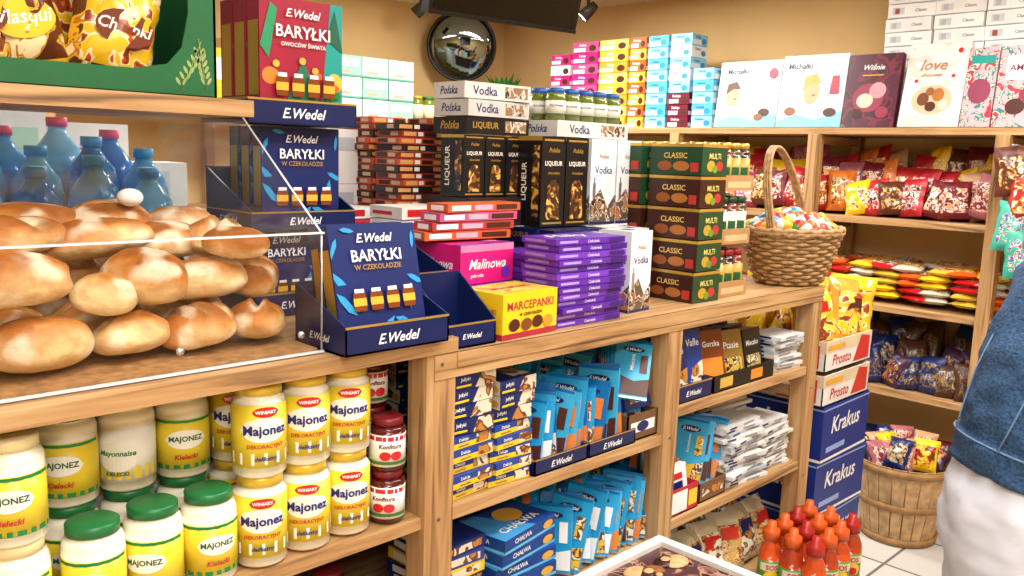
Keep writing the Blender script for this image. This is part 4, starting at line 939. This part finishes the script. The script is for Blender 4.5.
HM=PM@T(*hc)@R('Y',14); hv,hf=headv(); mb.add(hv,hf,skn,HM,True)
for s in (-1,1):
    ball(mb,(.068,s*.026,.010),.011,.012,.008,mat('#F2EEE8',.2),HM); ball(mb,(.077,s*.026,.010),.004,.005,.005,mat('#3A2A1E',.2),HM)
    ball(mb,(.0,s*.067,-.005),.014,.006,.024,skn,HM); tube(mb,[HM@Vector(p) for p in ((.072,s*.014,.028),(.072,s*.028,.031),(.064,s*.04,.027))],.0022,hair)
ball(mb,(.079,0,-.048),.006,.02,.0045,mat('#B0545A',.4),HM)
ball(mb,(-.018,0,.025),.082,.074,.088,hair,HM,n=22,k=14); ball(mb,(-.058,0,-.045),.04,.06,.085,hair,HM,n=20,k=12); ball(mb,(.03,0,.078),.05,.055,.03,hair,HM)
for s in (-1,1):
    w=Vector((.305,s*.15,.80)); f=Vector((.86,-s*.25,-.38)).normalized(); sd=Vector((.0,1,0)); sd=(sd-f*sd.dot(f)).normalized(); dn=f.cross(sd).normalized()
    if dn.z>0: dn=-dn
    pc=w+f*.045; vs=[w-f*.02,w+f*.012,pc,w+f*.065]; rs=[(.02,.02),(.019,.016),(.030,.013),(.030,.012)]
    v1,f1=skin([tuple(v) for v in vs],[(0,1),(1,2),(2,3)],rs); mb.add(v1,f1,skn,PM,True)
    for i,(o,l) in enumerate(((-.024,.052),(-.008,.060),(.008,.056),(.023,.044))):
        b=w+f*.06+sd*o; p=[b-f*.015,b+f*l*.42,b+f*l*.72+dn*l*.22,b+f*l*.86+dn*l*.50]
        v1,f1=skin([tuple(v) for v in p],[(0,1),(1,2),(2,3)],[.0085,.008,.0072,.006]); mb.add(v1,f1,skn,PM,True)
    p=[w+f*.02-sd*s*.012,w+f*.035-sd*s*.034,w+f*.055-sd*s*.044+dn*.008,w+f*.07-sd*s*.040+dn*.018]
    v1,f1=skin([tuple(v) for v in p],[(0,1),(1,2),(2,3)],[.012,.0105,.009,.007]); mb.add(v1,f1,skn,PM,True)
    loft([((.045,s*.09,.0),(.105,0,0),(0,.042,0)),((.045,s*.09,.018),(.108,0,0),(0,.044,0)),((.045,s*.09,.0185),(.09,0,0),(0,.035,0))],sole)
mb.done('shopper')

# ------------------------------------------------------------------ lights
def area(x,y,sx,sy,p,z=2.03,c=(1,.975,.94)):
    l=bpy.data.lights.new('ceiling_light','AREA'); l.shape='RECTANGLE'; l.size=sx*S; l.size_y=sy*S; l.energy=p; l.color=c
    o=bpy.data.objects.new('ceiling_light',l); sc.collection.objects.link(o); o.location=(x*S,y*S,z*S)
area(.3,.2,.3,1.2,27); area(1.5,.4,1.2,.3,34); area(2.5,.5,.3,1.2,38); area(1.2,2.5,1.2,.3,42); area(2.6,2.4,.3,1.0,48); area(-.5,-1.0,1.0,.3,36,c=(.95,.97,1)); area(.2,-.9,1.0,.3,28,c=(.97,.98,1))
w=bpy.data.worlds.new('w'); sc.world=w; w.use_nodes=True; w.node_tree.nodes['Background'].inputs[0].default_value=(.8,.85,1,1); w.node_tree.nodes['Background'].inputs[1].default_value=.3

# ------------------------------------------------------------------ camera
p=math.radians(8.73); r=.0314
fwd=Vector((math.cos(p)*math.sqrt(.5),math.cos(p)*math.sqrt(.5),-math.sin(p))); rt=Vector((1,-1,0)).normalized(); up=rt.cross(fwd)
up2=up*math.cos(r)-rt*math.sin(r); rt2=rt*math.cos(r)+up*math.sin(r)
cam=bpy.data.cameras.new('camera'); cam.sensor_width=36; cam.lens=866/1024*36; cam.clip_start=.02
co=bpy.data.objects.new('camera',cam); sc.collection.objects.link(co)
Mx=Matrix((rt2,up2,-fwd)).transposed().to_4x4(); Mx.translation=Vector((0,0,1.28*S)); co.matrix_world=Mx
sc.camera=co
